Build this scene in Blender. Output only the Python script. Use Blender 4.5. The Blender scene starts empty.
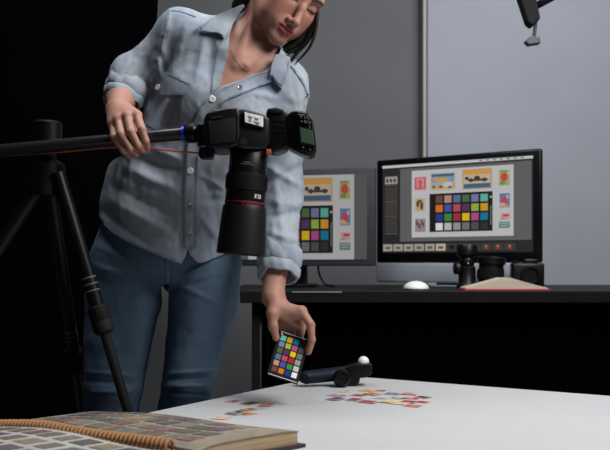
import bpy, bmesh, math, random
import numpy as np
from mathutils import Vector, Matrix
from mathutils.bvhtree import BVHTree
from mathutils.geometry import delaunay_2d_cdt, intersect_point_line

random.seed(7)
S = bpy.context.scene
COL = S.collection
PI = math.pi

# ------------------------------------------------------------------ camera, world, lights, exposure
F, CX, HY, CAMZ = 900.0, 305.0, 263.0, 0.82          # focal length in pixels, centre column, horizon row, eye height
cam = bpy.data.cameras.new('camera')
cam.sensor_width = 36.0
cam.lens = 36.0 * F / 610.0
cam.shift_y = (HY - 225.0) / 610.0
cam.clip_start = 0.05
cam.dof.use_dof = True
cam.dof.focus_distance = 2.06
cam.dof.aperture_fstop = 6.3
cam_o = bpy.data.objects.new('camera', cam)
cam_o.location = (0, 0, CAMZ)
cam_o.rotation_euler = (PI / 2, 0, 0)
COL.objects.link(cam_o)
S.camera = cam_o

S.view_settings.view_transform = 'Standard'
S.view_settings.look = 'None'
S.view_settings.gamma = 1.0
S.view_settings.use_curve_mapping = False
S.view_settings.exposure = 0.0

w = bpy.data.worlds.new('world')
S.world = w
w.use_nodes = True
w.node_tree.nodes['Background'].inputs[0].default_value = (0.55, 0.6, 0.7, 1)
w.node_tree.nodes['Background'].inputs[1].default_value = 0.035


def area(name, loc, target, size, power, color=(1, 1, 1), sy=None):
    l = bpy.data.lights.new(name, 'AREA')
    l.energy = power
    l.color = color
    l.size = size
    if sy:
        l.shape = 'RECTANGLE'
        l.size_y = sy
    o = bpy.data.objects.new(name, l)
    o.location = loc
    o.rotation_euler = (Vector(target) - Vector(loc)).to_track_quat('-Z', 'Y').to_euler()
    COL.objects.link(o)
    return o


area('softbox_light', (1.05, 1.38, 2.15), (-0.12, 2.2, 0.85), 0.8, 40, (1.0, 0.98, 0.96))
area('overhead_light', (-0.35, 2.05, 2.75), (-0.15, 2.1, 0.6), 0.7, 25, (0.96, 0.98, 1.0))
area('wall_light', (1.2, 2.6, 2.75), (0.5, 4.3, 1.3), 0.8, 27, (0.93, 0.95, 1.0))


# ------------------------------------------------------------------ helpers
def P(px, py, d):
    return Vector(((px - CX) * d / F, d, CAMZ - (py - HY) * d / F))


MATS = {}


def mat(name, c, rough=0.6, metal=0.0, var=0.0, scale=30.0, bump=0.0, emit=0.0, stretch=(1, 1, 1), spec=None,
        c2=None, detail=3.0):
    if name in MATS:
        return MATS[name]
    m = bpy.data.materials.new(name)
    m.use_nodes = True
    nt = m.node_tree
    b = nt.nodes['Principled BSDF']
    c4 = (c[0], c[1], c[2], 1)
    b.inputs['Base Color'].default_value = c4
    b.inputs['Roughness'].default_value = rough
    b.inputs['Metallic'].default_value = metal
    if spec is not None:
        b.inputs['Specular IOR Level'].default_value = spec
    if emit:
        b.inputs['Emission Color'].default_value = c4
        b.inputs['Emission Strength'].default_value = emit
    if var or bump or c2:
        tc = nt.nodes.new('ShaderNodeTexCoord')
        mp = nt.nodes.new('ShaderNodeMapping')
        mp.inputs['Scale'].default_value = stretch
        nz = nt.nodes.new('ShaderNodeTexNoise')
        nz.inputs['Scale'].default_value = scale
        nz.inputs['Detail'].default_value = detail
        nt.links.new(tc.outputs['Object'], mp.inputs['Vector'])
        nt.links.new(mp.outputs['Vector'], nz.inputs['Vector'])
        if var or c2:
            rp = nt.nodes.new('ShaderNodeValToRGB')
            rp.color_ramp.elements[0].position = 0.3
            rp.color_ramp.elements[1].position = 0.7
            if c2:
                lo, hi = c4, (c2[0], c2[1], c2[2], 1)
            else:
                lo = tuple(max(0, x * (1 - var)) for x in c) + (1,)
                hi = tuple(min(1, x * (1 + var)) for x in c) + (1,)
            rp.color_ramp.elements[0].color = lo
            rp.color_ramp.elements[1].color = hi
            nt.links.new(nz.outputs['Fac'], rp.inputs['Fac'])
            nt.links.new(rp.outputs['Color'], b.inputs['Base Color'])
            if emit:
                nt.links.new(rp.outputs['Color'], b.inputs['Emission Color'])
        if bump:
            bp = nt.nodes.new('ShaderNodeBump')
            bp.inputs['Strength'].default_value = bump
            bp.inputs['Distance'].default_value = 0.002
            nt.links.new(nz.outputs['Fac'], bp.inputs['Height'])
            nt.links.new(bp.outputs['Normal'], b.inputs['Normal'])
    MATS[name] = m
    return m


def link(name, bm, m, parent=None, smooth=False, angle=None):
    me = bpy.data.meshes.new(name)
    bmesh.ops.recalc_face_normals(bm, faces=bm.faces)
    bm.to_mesh(me)
    bm.free()
    for x in (m if isinstance(m, (list, tuple)) else [m]):
        me.materials.append(x)
    if smooth:
        me.polygons.foreach_set('use_smooth', [True] * len(me.polygons))
        if angle is not None:
            me.set_sharp_from_angle(angle=math.radians(angle))
    o = bpy.data.objects.new(name, me)
    COL.objects.link(o)
    if parent is not None:
        adopt(o, parent)
    return o


def world_mat(o):
    M = o.matrix_basis.copy()
    if o.parent:
        M = world_mat(o.parent) @ o.matrix_parent_inverse @ M
    return M


def adopt(o, parent):                  # parent while keeping the world position
    o.parent = parent
    o.matrix_parent_inverse = world_mat(parent).inverted()


def tag(o, label=None, cat=None, group=None, kind=None):
    if label:
        o['label'] = label
    if cat:
        o['category'] = cat
    if group:
        o['group'] = group
    if kind:
        o['kind'] = kind
    return o


def empty(name, loc, label, cat, group=None):
    o = bpy.data.objects.new(name, None)
    o.location = loc
    o.empty_display_size = 0.05
    COL.objects.link(o)
    return tag(o, label, cat, group)


def box(bm, c, s, M=None, bev=0.0, seg=2, mi=0):
    r = bmesh.ops.create_cube(bm, size=1.0)
    vs = r['verts']
    for v in vs:
        v.co = Vector((v.co.x * s[0], v.co.y * s[1], v.co.z * s[2]))
    if bev:
        es = list({e for v in vs for e in v.link_edges})
        rb = bmesh.ops.bevel(bm, geom=es, offset=bev, segments=seg, profile=0.5, affect='EDGES')
        vs = list({v for f in rb['faces'] for v in f.verts} | {v for v in vs if v.is_valid})
    fs = {f for v in vs for f in v.link_faces}
    for f in fs:
        f.material_index = mi
    T = Matrix.Translation(Vector(c))
    if M is not None:
        T = T @ M.to_4x4()
    bmesh.ops.transform(bm, matrix=T, verts=vs)
    return vs


def frame(axis, ref=Vector((0, 0, 1))):
    z = Vector(axis).normalized()
    if abs(z.dot(ref)) > 0.98:
        ref = Vector((1, 0, 0))
    x = ref.cross(z).normalized()
    y = z.cross(x)
    return x, y, z


def lathe(bm, base, axis, prof, seg=40, mi=0):
    """prof: list of (distance along axis, radius); r=0 ends close"""
    x, y, z = frame(axis)
    base = Vector(base)
    rings = []
    for (t, r) in prof:
        if r <= 1e-6:
            rings.append([bm.verts.new(base + z * t)])
        else:
            rings.append([bm.verts.new(base + z * t + (x * math.cos(a) + y * math.sin(a)) * r)
                          for a in [2 * PI * i / seg for i in range(seg)]])
    for A, B in zip(rings, rings[1:]):
        for i in range(seg):
            j = (i + 1) % seg
            if len(A) == 1 and len(B) == 1:
                continue
            if len(A) == 1:
                f = bm.faces.new((A[0], B[i], B[j]))
            elif len(B) == 1:
                f = bm.faces.new((A[i], B[0], A[j]))
            else:
                f = bm.faces.new((A[i], B[i], B[j], A[j]))
            f.material_index = mi


def cyl(bm, p0, p1, r, seg=24, bev=0.0, mi=0):
    p0, p1 = Vector(p0), Vector(p1)
    L = (p1 - p0).length
    b = min(bev, r * 0.5, L * 0.4)
    if b > 0:
        prof = [(0, 0), (0, r - b), (b, r), (L - b, r), (L, r - b), (L, 0)]
    else:
        prof = [(0, 0), (0, r), (L, r), (L, 0)]
    lathe(bm, p0, p1 - p0, prof, seg, mi)


def catmull(pts, n=8):
    pts = [Vector(p) for p in pts]
    out = []
    for i in range(len(pts) - 1):
        p0 = pts[max(i - 1, 0)]
        p1, p2 = pts[i], pts[i + 1]
        p3 = pts[min(i + 2, len(pts) - 1)]
        for k in range(n):
            t = k / n
            out.append(0.5 * ((2 * p1) + (p2 - p0) * t + (2 * p0 - 5 * p1 + 4 * p2 - p3) * t * t +
                              (3 * p1 - p0 - 3 * p2 + p3) * t ** 3))
    out.append(pts[-1])
    return out


def tube(bm, pts, r, seg=10, mi=0, flat=1.0):
    pts = [Vector(p) for p in pts]
    n = len(pts)
    rs = r if isinstance(r, (list, tuple)) else [r] * n
    ref = None
    rings = []
    for i, p in enumerate(pts):
        t = (pts[min(i + 1, n - 1)] - pts[max(i - 1, 0)]).normalized()
        if ref is None:
            ref = Vector((0, 0, 1)) if abs(t.z) < 0.9 else Vector((1, 0, 0))
        x = (ref - t * ref.dot(t)).normalized()
        ref = x
        y = t.cross(x)
        rings.append([bm.verts.new(p + (x * math.cos(a) + y * math.sin(a) * flat) * rs[i])
                      for a in [2 * PI * k / seg for k in range(seg)]])
    for A, B in zip(rings, rings[1:]):
        for i in range(seg):
            j = (i + 1) % seg
            bm.faces.new((A[i], B[i], B[j], A[j])).material_index = mi
    bm.faces.new(rings[0][::-1]).material_index = mi
    bm.faces.new(rings[-1]).material_index = mi


def prism(bm, poly, n, depth, bev=0.0, seg=2, mi=0):
    """poly: 3D outline, extruded by depth along n"""
    n = Vector(n).normalized()
    a = [bm.verts.new(p) for p in poly]
    b = [bm.verts.new(Vector(p) + n * depth) for p in poly]
    fs = [bm.faces.new(a[::-1]), bm.faces.new(b)]
    k = len(poly)
    for i in range(k):
        fs.append(bm.faces.new((a[i], a[(i + 1) % k], b[(i + 1) % k], b[i])))
    bmesh.ops.recalc_face_normals(bm, faces=fs)
    if bev:
        es = list({e for f in fs for e in f.edges})
        r = bmesh.ops.bevel(bm, geom=es, offset=bev, segments=seg, profile=0.5, affect='EDGES')
        fs = [f for f in fs if f.is_valid] + r['faces']
    for f in fs:
        f.material_index = mi


def quad(bm, ps, mi=0):
    f = bm.faces.new([bm.verts.new(p) for p in ps])
    f.material_index = mi
    return f


def rot(a, axis):
    return Matrix.Rotation(a, 3, axis)


# ------------------------------------------------------------------ implicit-surface modelling
class Field:
    def __init__(s, lo, hi, h):
        s.lo = np.array(lo, dtype=np.float64)
        s.h = h
        s.n = np.ceil((np.array(hi) - s.lo) / h).astype(int) + 1
        s.f = np.full(s.n, 0.3, dtype=np.float32)
        s.ax = [(s.lo[i] + h * np.arange(s.n[i])).astype(np.float32) for i in range(3)]

    def region(s, lo, hi):
        a = np.clip(np.floor((np.array(lo) - s.lo) / s.h).astype(int), 0, s.n)
        b = np.clip(np.ceil((np.array(hi) - s.lo) / s.h).astype(int) + 1, 0, s.n)
        if np.any(b <= a):
            return None
        sl = tuple(slice(a[i], b[i]) for i in range(3))
        X = s.ax[0][sl[0]][:, None, None]
        Y = s.ax[1][sl[1]][None, :, None]
        Z = s.ax[2][sl[2]][None, None, :]
        return sl, X, Y, Z

    def put(s, lo, hi, fn, k, op):
        m = k + 2 * s.h + 0.012
        r = s.region(np.array(lo) - m, np.array(hi) + m)
        if r is None:
            return
        sl, X, Y, Z = r
        b = fn(X, Y, Z).astype(np.float32)
        a = s.f[sl]
        if op == 'sub':
            b = -b
            if k > 0:
                h = np.clip(0.5 - 0.5 * (b - a) / k, 0, 1)
                s.f[sl] = a * h + b * (1 - h) + k * h * (1 - h)
            else:
                s.f[sl] = np.maximum(a, b)
        else:
            if k > 0:
                h = np.clip(0.5 + 0.5 * (b - a) / k, 0, 1)
                s.f[sl] = b * (1 - h) + a * h - k * h * (1 - h)
            else:
                s.f[sl] = np.minimum(a, b)

    def cone(s, p0, p1, r0, r1, k=0.01, op='add'):
        p0, p1 = np.array(p0, dtype=np.float32), np.array(p1, dtype=np.float32)
        d = p1 - p0
        dd = float(d @ d) + 1e-12
        R = max(r0, r1)

        def fn(X, Y, Z):
            x, y, z = X - p0[0], Y - p0[1], Z - p0[2]
            t = np.clip((x * d[0] + y * d[1] + z * d[2]) / dd, 0, 1)
            return np.sqrt((x - t * d[0]) ** 2 + (y - t * d[1]) ** 2 + (z - t * d[2]) ** 2) - (r0 + (r1 - r0) * t)
        s.put(np.minimum(p0, p1) - R, np.maximum(p0, p1) + R, fn, k, op)

    def chain(s, pts, rs, k=0.01, op='add'):
        for i in range(len(pts) - 1):
            s.cone(pts[i], pts[i + 1], rs[i], rs[i + 1], k, op)

    def ell(s, c, r, axes=None, k=0.01, op='add'):
        c = np.array(c, dtype=np.float32)
        A = np.eye(3, dtype=np.float32) if axes is None else np.array(axes, dtype=np.float32)
        r = np.array(r, dtype=np.float32)
        ext = np.sqrt(((A * r[:, None]) ** 2).sum(0))

        def fn(X, Y, Z):
            x, y, z = X - c[0], Y - c[1], Z - c[2]
            q = [(x * A[i, 0] + y * A[i, 1] + z * A[i, 2]) for i in range(3)]
            k0 = np.sqrt(sum((q[i] / r[i]) ** 2 for i in range(3)))
            k1 = np.sqrt(sum((q[i] / r[i] ** 2) ** 2 for i in range(3))) + 1e-6
            return k0 * (k0 - 1) / k1
        s.put(c - ext, c + ext, fn, k, op)

    def limb(s, p0, p1, e0, e1, side0, side1=None, k=0.02, op='add'):
        """elliptical section: half width along side, half depth across it"""
        p0, p1 = Vector(p0), Vector(p1)
        side1 = side1 or side0
        d = p1 - p0
        L = d.length
        n = d / L
        sd = (Vector(side0) + Vector(side1)) / 2
        x = (sd - n * sd.dot(n)).normalized()
        y = n.cross(x)
        R = max(e0 + e1)

        def fn(X, Y, Z):
            a, b, c = X - p0.x, Y - p0.y, Z - p0.z
            t = a * n.x + b * n.y + c * n.z
            tc = np.clip(t / L, 0, 1)
            over = t - tc * L
            u = a * x.x + b * x.y + c * x.z
            v = a * y.x + b * y.y + c * y.z
            A = e0[0] + (e1[0] - e0[0]) * tc
            B = e0[1] + (e1[1] - e0[1]) * tc
            C = np.minimum(A, B)
            k0 = np.sqrt((u / A) ** 2 + (v / B) ** 2 + (over / C) ** 2)
            k1 = np.sqrt((u / A ** 2) ** 2 + (v / B ** 2) ** 2 + (over / C ** 2) ** 2) + 1e-6
            return k0 * (k0 - 1) / k1
        lo = np.minimum(np.array(p0), np.array(p1)) - R
        hi = np.maximum(np.array(p0), np.array(p1)) + R
        s.put(lo, hi, fn, k, op)

    def band(s, width):
        idx = np.nonzero(np.abs(s.f) < width)
        return idx, s.ax[0][idx[0]], s.ax[1][idx[1]], s.ax[2][idx[2]]

    def mesh(s):
        f, n = s.f, s.n
        ins = f < 0
        c0 = ins[:-1, :-1, :-1]
        anyv, allv = c0.copy(), c0.copy()
        for dx in (0, 1):
            for dy in (0, 1):
                for dz in (0, 1):
                    v = ins[dx:n[0] - 1 + dx, dy:n[1] - 1 + dy, dz:n[2] - 1 + dz]
                    anyv |= v
                    allv &= v
        mixed = anyv & ~allv
        ci = np.argwhere(mixed)
        vid = np.full(mixed.shape, -1, dtype=np.int32)
        vid[tuple(ci.T)] = np.arange(len(ci))
        corner = {}
        for dx in (0, 1):
            for dy in (0, 1):
                for dz in (0, 1):
                    corner[dx, dy, dz] = f[ci[:, 0] + dx, ci[:, 1] + dy, ci[:, 2] + dz]
        acc = np.zeros((len(ci), 3))
        cnt = np.zeros(len(ci))
        for a in corner:
            for ax in range(3):
                if a[ax] == 0:
                    b = list(a)
                    b[ax] = 1
                    fa, fb = corner[a], corner[tuple(b)]
                    ok = (fa < 0) != (fb < 0)
                    t = np.where(ok, fa / np.where(ok, fa - fb, 1), 0)
                    p = np.zeros((len(ci), 3))
                    for q in range(3):
                        p[:, q] = a[q]
                    p[:, ax] += t
                    acc += p * ok[:, None]
                    cnt += ok
        V = s.lo + s.h * (ci + acc / cnt[:, None])
        faces = []
        for ax in range(3):
            o1, o2 = (ax + 1) % 3, (ax + 2) % 3
            sa = [slice(1, -1)] * 3
            sb = [slice(1, -1)] * 3
            sa[ax] = slice(0, -1)
            sb[ax] = slice(1, None)
            A, B = ins[tuple(sa)], ins[tuple(sb)]
            e = np.argwhere(A != B)
            off = np.array([1, 1, 1])
            off[ax] = 0
            flip = A[tuple(e.T)]
            e = e + off
            u, v = np.zeros(3, int), np.zeros(3, int)
            u[o1] = 1
            v[o2] = 1
            q = [e - u - v, e - v, e, e - u]
            ids = np.stack([vid[tuple(x.T)] for x in q], 1)
            ids = ids[(ids >= 0).all(1)] if (ids < 0).any() else ids
            ids = np.where(flip[:, None], ids, ids[:, ::-1])
            faces.append(ids)
        return V, np.concatenate(faces)


def np_object(name, V, Q, mats, parent=None, attr=None):
    me = bpy.data.meshes.new(name)
    me.vertices.add(len(V))
    me.vertices.foreach_set('co', V.astype(np.float32).ravel())
    me.loops.add(Q.size)
    me.loops.foreach_set('vertex_index', Q.astype(np.int32).ravel())
    me.polygons.add(len(Q))
    me.polygons.foreach_set('loop_start', np.arange(0, Q.size, 4, dtype=np.int32))
    me.polygons.foreach_set('use_smooth', np.ones(len(Q), dtype=bool))
    me.update(calc_edges=True)
    for m in (mats if isinstance(mats, (list, tuple)) else [mats]):
        me.materials.append(m)
    if attr is not None:
        a = me.color_attributes.new('tint', 'FLOAT_COLOR', 'POINT')
        a.data.foreach_set('color', attr.astype(np.float32).ravel())
    o = bpy.data.objects.new(name, me)
    COL.objects.link(o)
    if parent is not None:
        adopt(o, parent)
    return o


_rng = np.random.RandomState(3)
_perm = _rng.rand(64, 64, 64).astype(np.float32)


def vnoise(x, y, z):
    xi, yi, zi = np.floor(x).astype(int), np.floor(y).astype(int), np.floor(z).astype(int)
    fx, fy, fz = x - xi, y - yi, z - zi
    fx, fy, fz = fx * fx * (3 - 2 * fx), fy * fy * (3 - 2 * fy), fz * fz * (3 - 2 * fz)
    r = 0
    for a in (0, 1):
        for b in (0, 1):
            for c in (0, 1):
                wgt = (fx if a else 1 - fx) * (fy if b else 1 - fy) * (fz if c else 1 - fz)
                r = r + wgt * _perm[(xi + a) & 63, (yi + b) & 63, (zi + c) & 63]
    return r - 0.5


def seg_dist(u, v, a, b):
    dx, dy = b[0] - a[0], b[1] - a[1]
    t = np.clip(((u - a[0]) * dx + (v - a[1]) * dy) / (dx * dx + dy * dy + 1e-9), 0, 1)
    return np.hypot(u - a[0] - t * dx, v - a[1] - t * dy), t


def in_poly(u, v, poly):
    r = np.zeros(u.shape, bool)
    n = len(poly)
    for i in range(n):
        (x0, y0), (x1, y1) = poly[i], poly[(i + 1) % n]
        c = ((y0 > v) != (y1 > v)) & (u < (x1 - x0) * (v - y0) / (y1 - y0 + 1e-12) + x0)
        r ^= c
    return r


def poly_sd(u, v, poly):
    d = None
    n = len(poly)
    for i in range(n):
        e, _ = seg_dist(u, v, poly[i], poly[(i + 1) % n])
        d = e if d is None else np.minimum(d, e)
    return np.where(in_poly(u, v, poly), -d, d)


# ------------------------------------------------------------------ materials
M_black = mat('black_plastic', (0.003, 0.003, 0.0034), 0.38, spec=.28, var=0.3, scale=300, bump=0.08)
M_matte = mat('matte_black', (0.006, 0.006, 0.007), 0.75, spec=.2)
M_gloss = mat('gloss_black', (0.003, 0.003, 0.0036), 0.3, spec=.25)
M_rubber = mat('black_rubber', (0.005, 0.005, 0.0056), 0.7, spec=.25, bump=0.2, scale=900)
M_steel = mat('steel', (0.5, 0.5, 0.52), 0.3, 1.0)
M_alu = mat('aluminium', (0.42, 0.45, 0.50), 0.45, 0.7)
M_white = mat('white_plastic', (0.8, 0.8, 0.8), 0.35)
M_blue = mat('blue_anodised', (0.01, 0.05, 0.5), 0.35, 0.3)
M_orange = mat('orange_cable', (0.42, 0.09, 0.02), 0.6)
M_carbon = mat('carbon_tube', (0.012, 0.012, 0.014), 0.3, var=0.35, scale=400, stretch=(1, 1, 0.2))

# ------------------------------------------------------------------ setting
wall_dark = mat('grey_wall_paint', (0.135, 0.140, 0.146), 0.9, var=0.05, scale=3, bump=0.04)
wall_light = mat('pale_wall_paint', (0.36, 0.38, 0.43), 0.85, var=0.04, scale=3, bump=0.04)
trim_m = mat('cream_trim', (0.42, 0.40, 0.38), 0.7)
floor_m = mat('concrete_floor', (0.09, 0.09, 0.095), 0.7, var=0.25, scale=4, bump=0.1)
WD = 4.3


def struct(name, c, s, m, bev=0.0):
    bm = bmesh.new()
    box(bm, c, s, bev=bev)
    return tag(link(name, bm, m), kind='structure')


xs = (423 - CX) * WD / F
struct('wall_back', ((-3.2 + 3.6) / 2, WD + 0.11, 1.5), (6.8, 0.2, 3.0), wall_dark)
struct('wall_right', ((xs + 3.6) / 2 + 0.006, WD - 0.03, 1.5), (3.6 - xs - 0.012, 0.08, 3.0), wall_light, 0.004)
struct('trim_1', (xs, WD - 0.025, 1.5), (0.016, 0.082, 3.0), trim_m, 0.003)
struct('floor', (0.2, 1.2, -0.05), (6.8, 6.6, 0.1), floor_m)
struct('baseboard_back', (-0.9, WD - 0.002, 0.05), (4.4, 0.02, 0.1), mat('dark_baseboard', (0.05, 0.05, 0.055), 0.6), 0.004)
struct('ceiling', (0.2, 1.2, 3.05), (6.8, 6.6, 0.1), mat('dark_ceiling', (0.05, 0.05, 0.052), 0.9))

# black folding flat behind the person, on the left
flat_m = mat('black_flat', (0.0015, 0.0015, 0.0017), 0.95, spec=0.0)
vf = empty('folding_flat', ((-20 - CX) * 3.4 / F, 3.4, 0), 'tall matte black folding backdrop board standing behind the person', 'backdrop')
ex = (155 - CX) * 3.4 / F
for i, (x0, y0, x1, y1) in enumerate([(ex - 0.72, 3.42, ex, 3.42), (ex - 1.5, 2.95, ex - 0.735, 3.40)]):
    bm = bmesh.new()
    L = math.hypot(x1 - x0, y1 - y0)
    n_ = Vector((y1 - y0, x0 - x1, 0)).normalized()
    tap = 0.075 if i == 0 else 0
    prism(bm, [Vector((x0, y0, .02)), Vector((x1 - tap, y1, .02)), Vector((x1 + tap * .5, y1, 2.42)), Vector((x0, y0, 2.42))], n_, 0.03, 0.004)
    link('board', bm, flat_m, vf)
bm = bmesh.new()
cyl(bm, (ex - 0.728, 3.39, 0.02), (ex - 0.728, 3.39, 2.42), 0.01, 12)
link('hinge', bm, M_matte, vf)

# ------------------------------------------------------------------ white table
TZ = CAMZ - 0.32
U = Vector((0.849, -0.528, 0)).normalized()
Vv = Vector((-U.y * -1, 0, 0))
Vv = Vector((-0.528, -0.849, 0)).normalized()
TC = Vector((0.0718, 2.583, TZ))
tab_m = mat('white_table_laminate', (0.49, 0.495, 0.505), 0.5, var=0.02, scale=8)
table = empty('table', (TC.x, TC.y, 0), 'low white table with a smooth pale top in the foreground', 'table')
bm = bmesh.new()
c = TC + U * 0.62 + Vv * 0.80
tr = Matrix((U, -Vv, Vector((0, 0, 1)))).transposed()
box(bm, (c.x, c.y, TZ - 0.015), (1.24, 1.6, 0.03), tr, 0.003)
link('tabletop', bm, tab_m, table)
for a in (0.06, 1.18):
    for b in (0.06, 1.54):
        q = TC + U * a + Vv * b
        bm = bmesh.new()
        box(bm, (q.x, q.y, (TZ - 0.03) / 2), (0.045, 0.045, TZ - 0.03), tr, 0.003)
        link('leg', bm, tab_m, table)
bm = bmesh.new()
for (a0, b0, a1, b1) in ((.08, .06, 1.16, .06), (.08, 1.54, 1.16, 1.54), (.06, .08, .06, 1.52), (1.18, .08, 1.18, 1.52)):
    p = TC + U * (a0 + a1) / 2 + Vv * (b0 + b1) / 2
    box(bm, (p.x, p.y, TZ - 0.06), (max(a1 - a0, 0.02), max(b1 - b0, 0.02), 0.058), tr)
link('apron', bm, tab_m, table)


def tpt(px, py, up=0.0):              # point on the table top (raised by up) seen at a pixel
    drop = CAMZ - TZ - up
    d = drop * F / (py - HY)
    return Vector(((px - CX) * d / F, d, TZ + up))


# ------------------------------------------------------------------ desk at the back
DZ = 0.73
DY = 2.92
desk_m = mat('black_desk', (0.006, 0.006, 0.007), 0.5, var=0.2, scale=40, spec=.15)
desk = empty('desk', (0.5, DY + 0.38, 0), 'long black desk carrying two monitors behind the white table', 'desk')
dx0 = (226 - CX) * DY / F
dx1 = 1.55
bm = bmesh.new()
box(bm, ((dx0 + dx1) / 2, DY + 0.40, DZ - 0.020), (dx1 - dx0, 0.80, 0.040), bev=0.003)
link('worktop', bm, desk_m, desk)
bm = bmesh.new()
ax = (268 - CX) * (DY + 0.1) / F
box(bm, ((ax + dx1 - 0.05) / 2, DY + 0.12, (DZ - 0.04) / 2 + 0.02), (dx1 - 0.05 - ax, 0.02, DZ - 0.08), bev=0.002)
link('front_panel', bm, mat('black_panel', (0.0012, 0.0012, 0.0014), 0.9, spec=0.0), desk)
lx = (256 - CX) * (DY + 0.08) / F
for x, y in ((lx, DY + 0.08), (dx1 - 0.06, DY + 0.06), (lx, DY + 0.74), (dx1 - 0.06, DY + 0.74)):
    bm = bmesh.new()
    box(bm, (x, y, (DZ - 0.04) / 2), (0.026, 0.04, DZ - 0.04), bev=0.003)
    link('leg', bm, M_matte, desk)
bm = bmesh.new()                       # curved corner bracket by the left leg
pts = [(0, 0)] + [(0.075 - 0.062 * math.sin(a), -0.075 + 0.062 * (1 - 0 + 0) * (1 - math.cos(a)) * -1 + 0.062)
                  for a in [i * PI / 12 for i in range(7)]]
pl = [Vector((lx + 0.012, DY + 0.07, DZ - 0.045)), Vector((lx + 0.1, DY + 0.07, DZ - 0.045))]
for i in range(9):
    a = i / 8 * PI / 2
    pl.append(Vector((lx + 0.012 + 0.088 * (1 - math.sin(a)), DY + 0.07, DZ - 0.045 - 0.1 * (1 - math.cos(a)))))
prism(bm, pl, (0, 1, 0), 0.02)
link('bracket', bm, M_matte, desk)
bm = bmesh.new()                       # highlight along the desk edge, modelled as a thin bright strip
x0, x1 = (292 - CX) * DY / F, (342 - CX) * DY / F
box(bm, ((x0 + x1) / 2, DY - 0.0015, DZ - 0.004), (x1 - x0, 0.003, 0.003))
link('edge_highlight', bm, M_alu, desk)

# ------------------------------------------------------------------ monitors
CHART = [  # 4 rows x 6 columns, the usual target order (linear colour)
    [(.17, .08, .055), (.55, .30, .22), (.11, .19, .34), (.09, .15, .05), (.22, .21, .43), (.13, .51, .40)],
    [(.70, .20, .025), (.07, .10, .38), (.53, .08, .12), (.11, .04, .14), (.34, .50, .05), (.75, .36, .02)],
    [(.025, .045, .29), (.05, .29, .06), (.43, .03, .04), (.84, .57, .01), (.50, .08, .29), (.0, .23, .37)],
    [(.86, .86, .85), (.58, .58, .58), (.35, .35, .35), (.19, .19, .19), (.09, .09, .09), (.03, .03, .03)]]


def screen_mats(tag_, k):
    base = {'bar': (.55, .56, .58), 'grey': (.11, .11, .115), 'panel': (.018, .018, .02), 'canvas': (.50, .50, .51),
            'chart': (.006, .006, .006), 'thumb': (.35, .32, .29), 'thumb2': (.10, .09, .08), 'line': (.2, .2, .2),
            'pink': (.55, .10, .13), 'pink2': (.60, .34, .33), 'cream': (.50, .42, .30), 'sky': (.16, .30, .42),
            'tan': (.48, .31, .15), 'orange': (.60, .30, .06), 'car': (.05, .035, .03), 'deep': (.05, .11, .2),
            'red': (.50, .06, .05), 'green': (.10, .28, .09), 'olive': (.38, .35, .12), 'blue': (.10, .18, .40),
            'dark': (.06, .045, .045), 'mauve': (.30, .23, .25), 'ltgrey': (.34, .36, .36), 'teal': (.10, .22, .20),
            'strip': (.045, .04, .035), 'redspot': (.40, .05, .02)}
    names = list(base)
    ms = [mat('screen_%s_%s' % (tag_, n), tuple(x * k for x in base[n]), 0.5, emit=1.0, spec=0.1) for n in names]
    for r in range(4):
        for c_ in range(6):
            names.append((r, c_))
            ms.append(mat('screen_%s_patch_%d_%d' % (tag_, r, c_), tuple(x * k * 0.8 for x in CHART[r][c_]), 0.5, emit=1.0, spec=0.1))
    for m in ms:                      # a lit screen only gives off light
        b = m.node_tree.nodes['Principled BSDF']
        b.inputs['Base Color'].default_value = (0.01, 0.01, 0.01, 1)
    return ms, {n: i for i, n in enumerate(names)}


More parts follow.
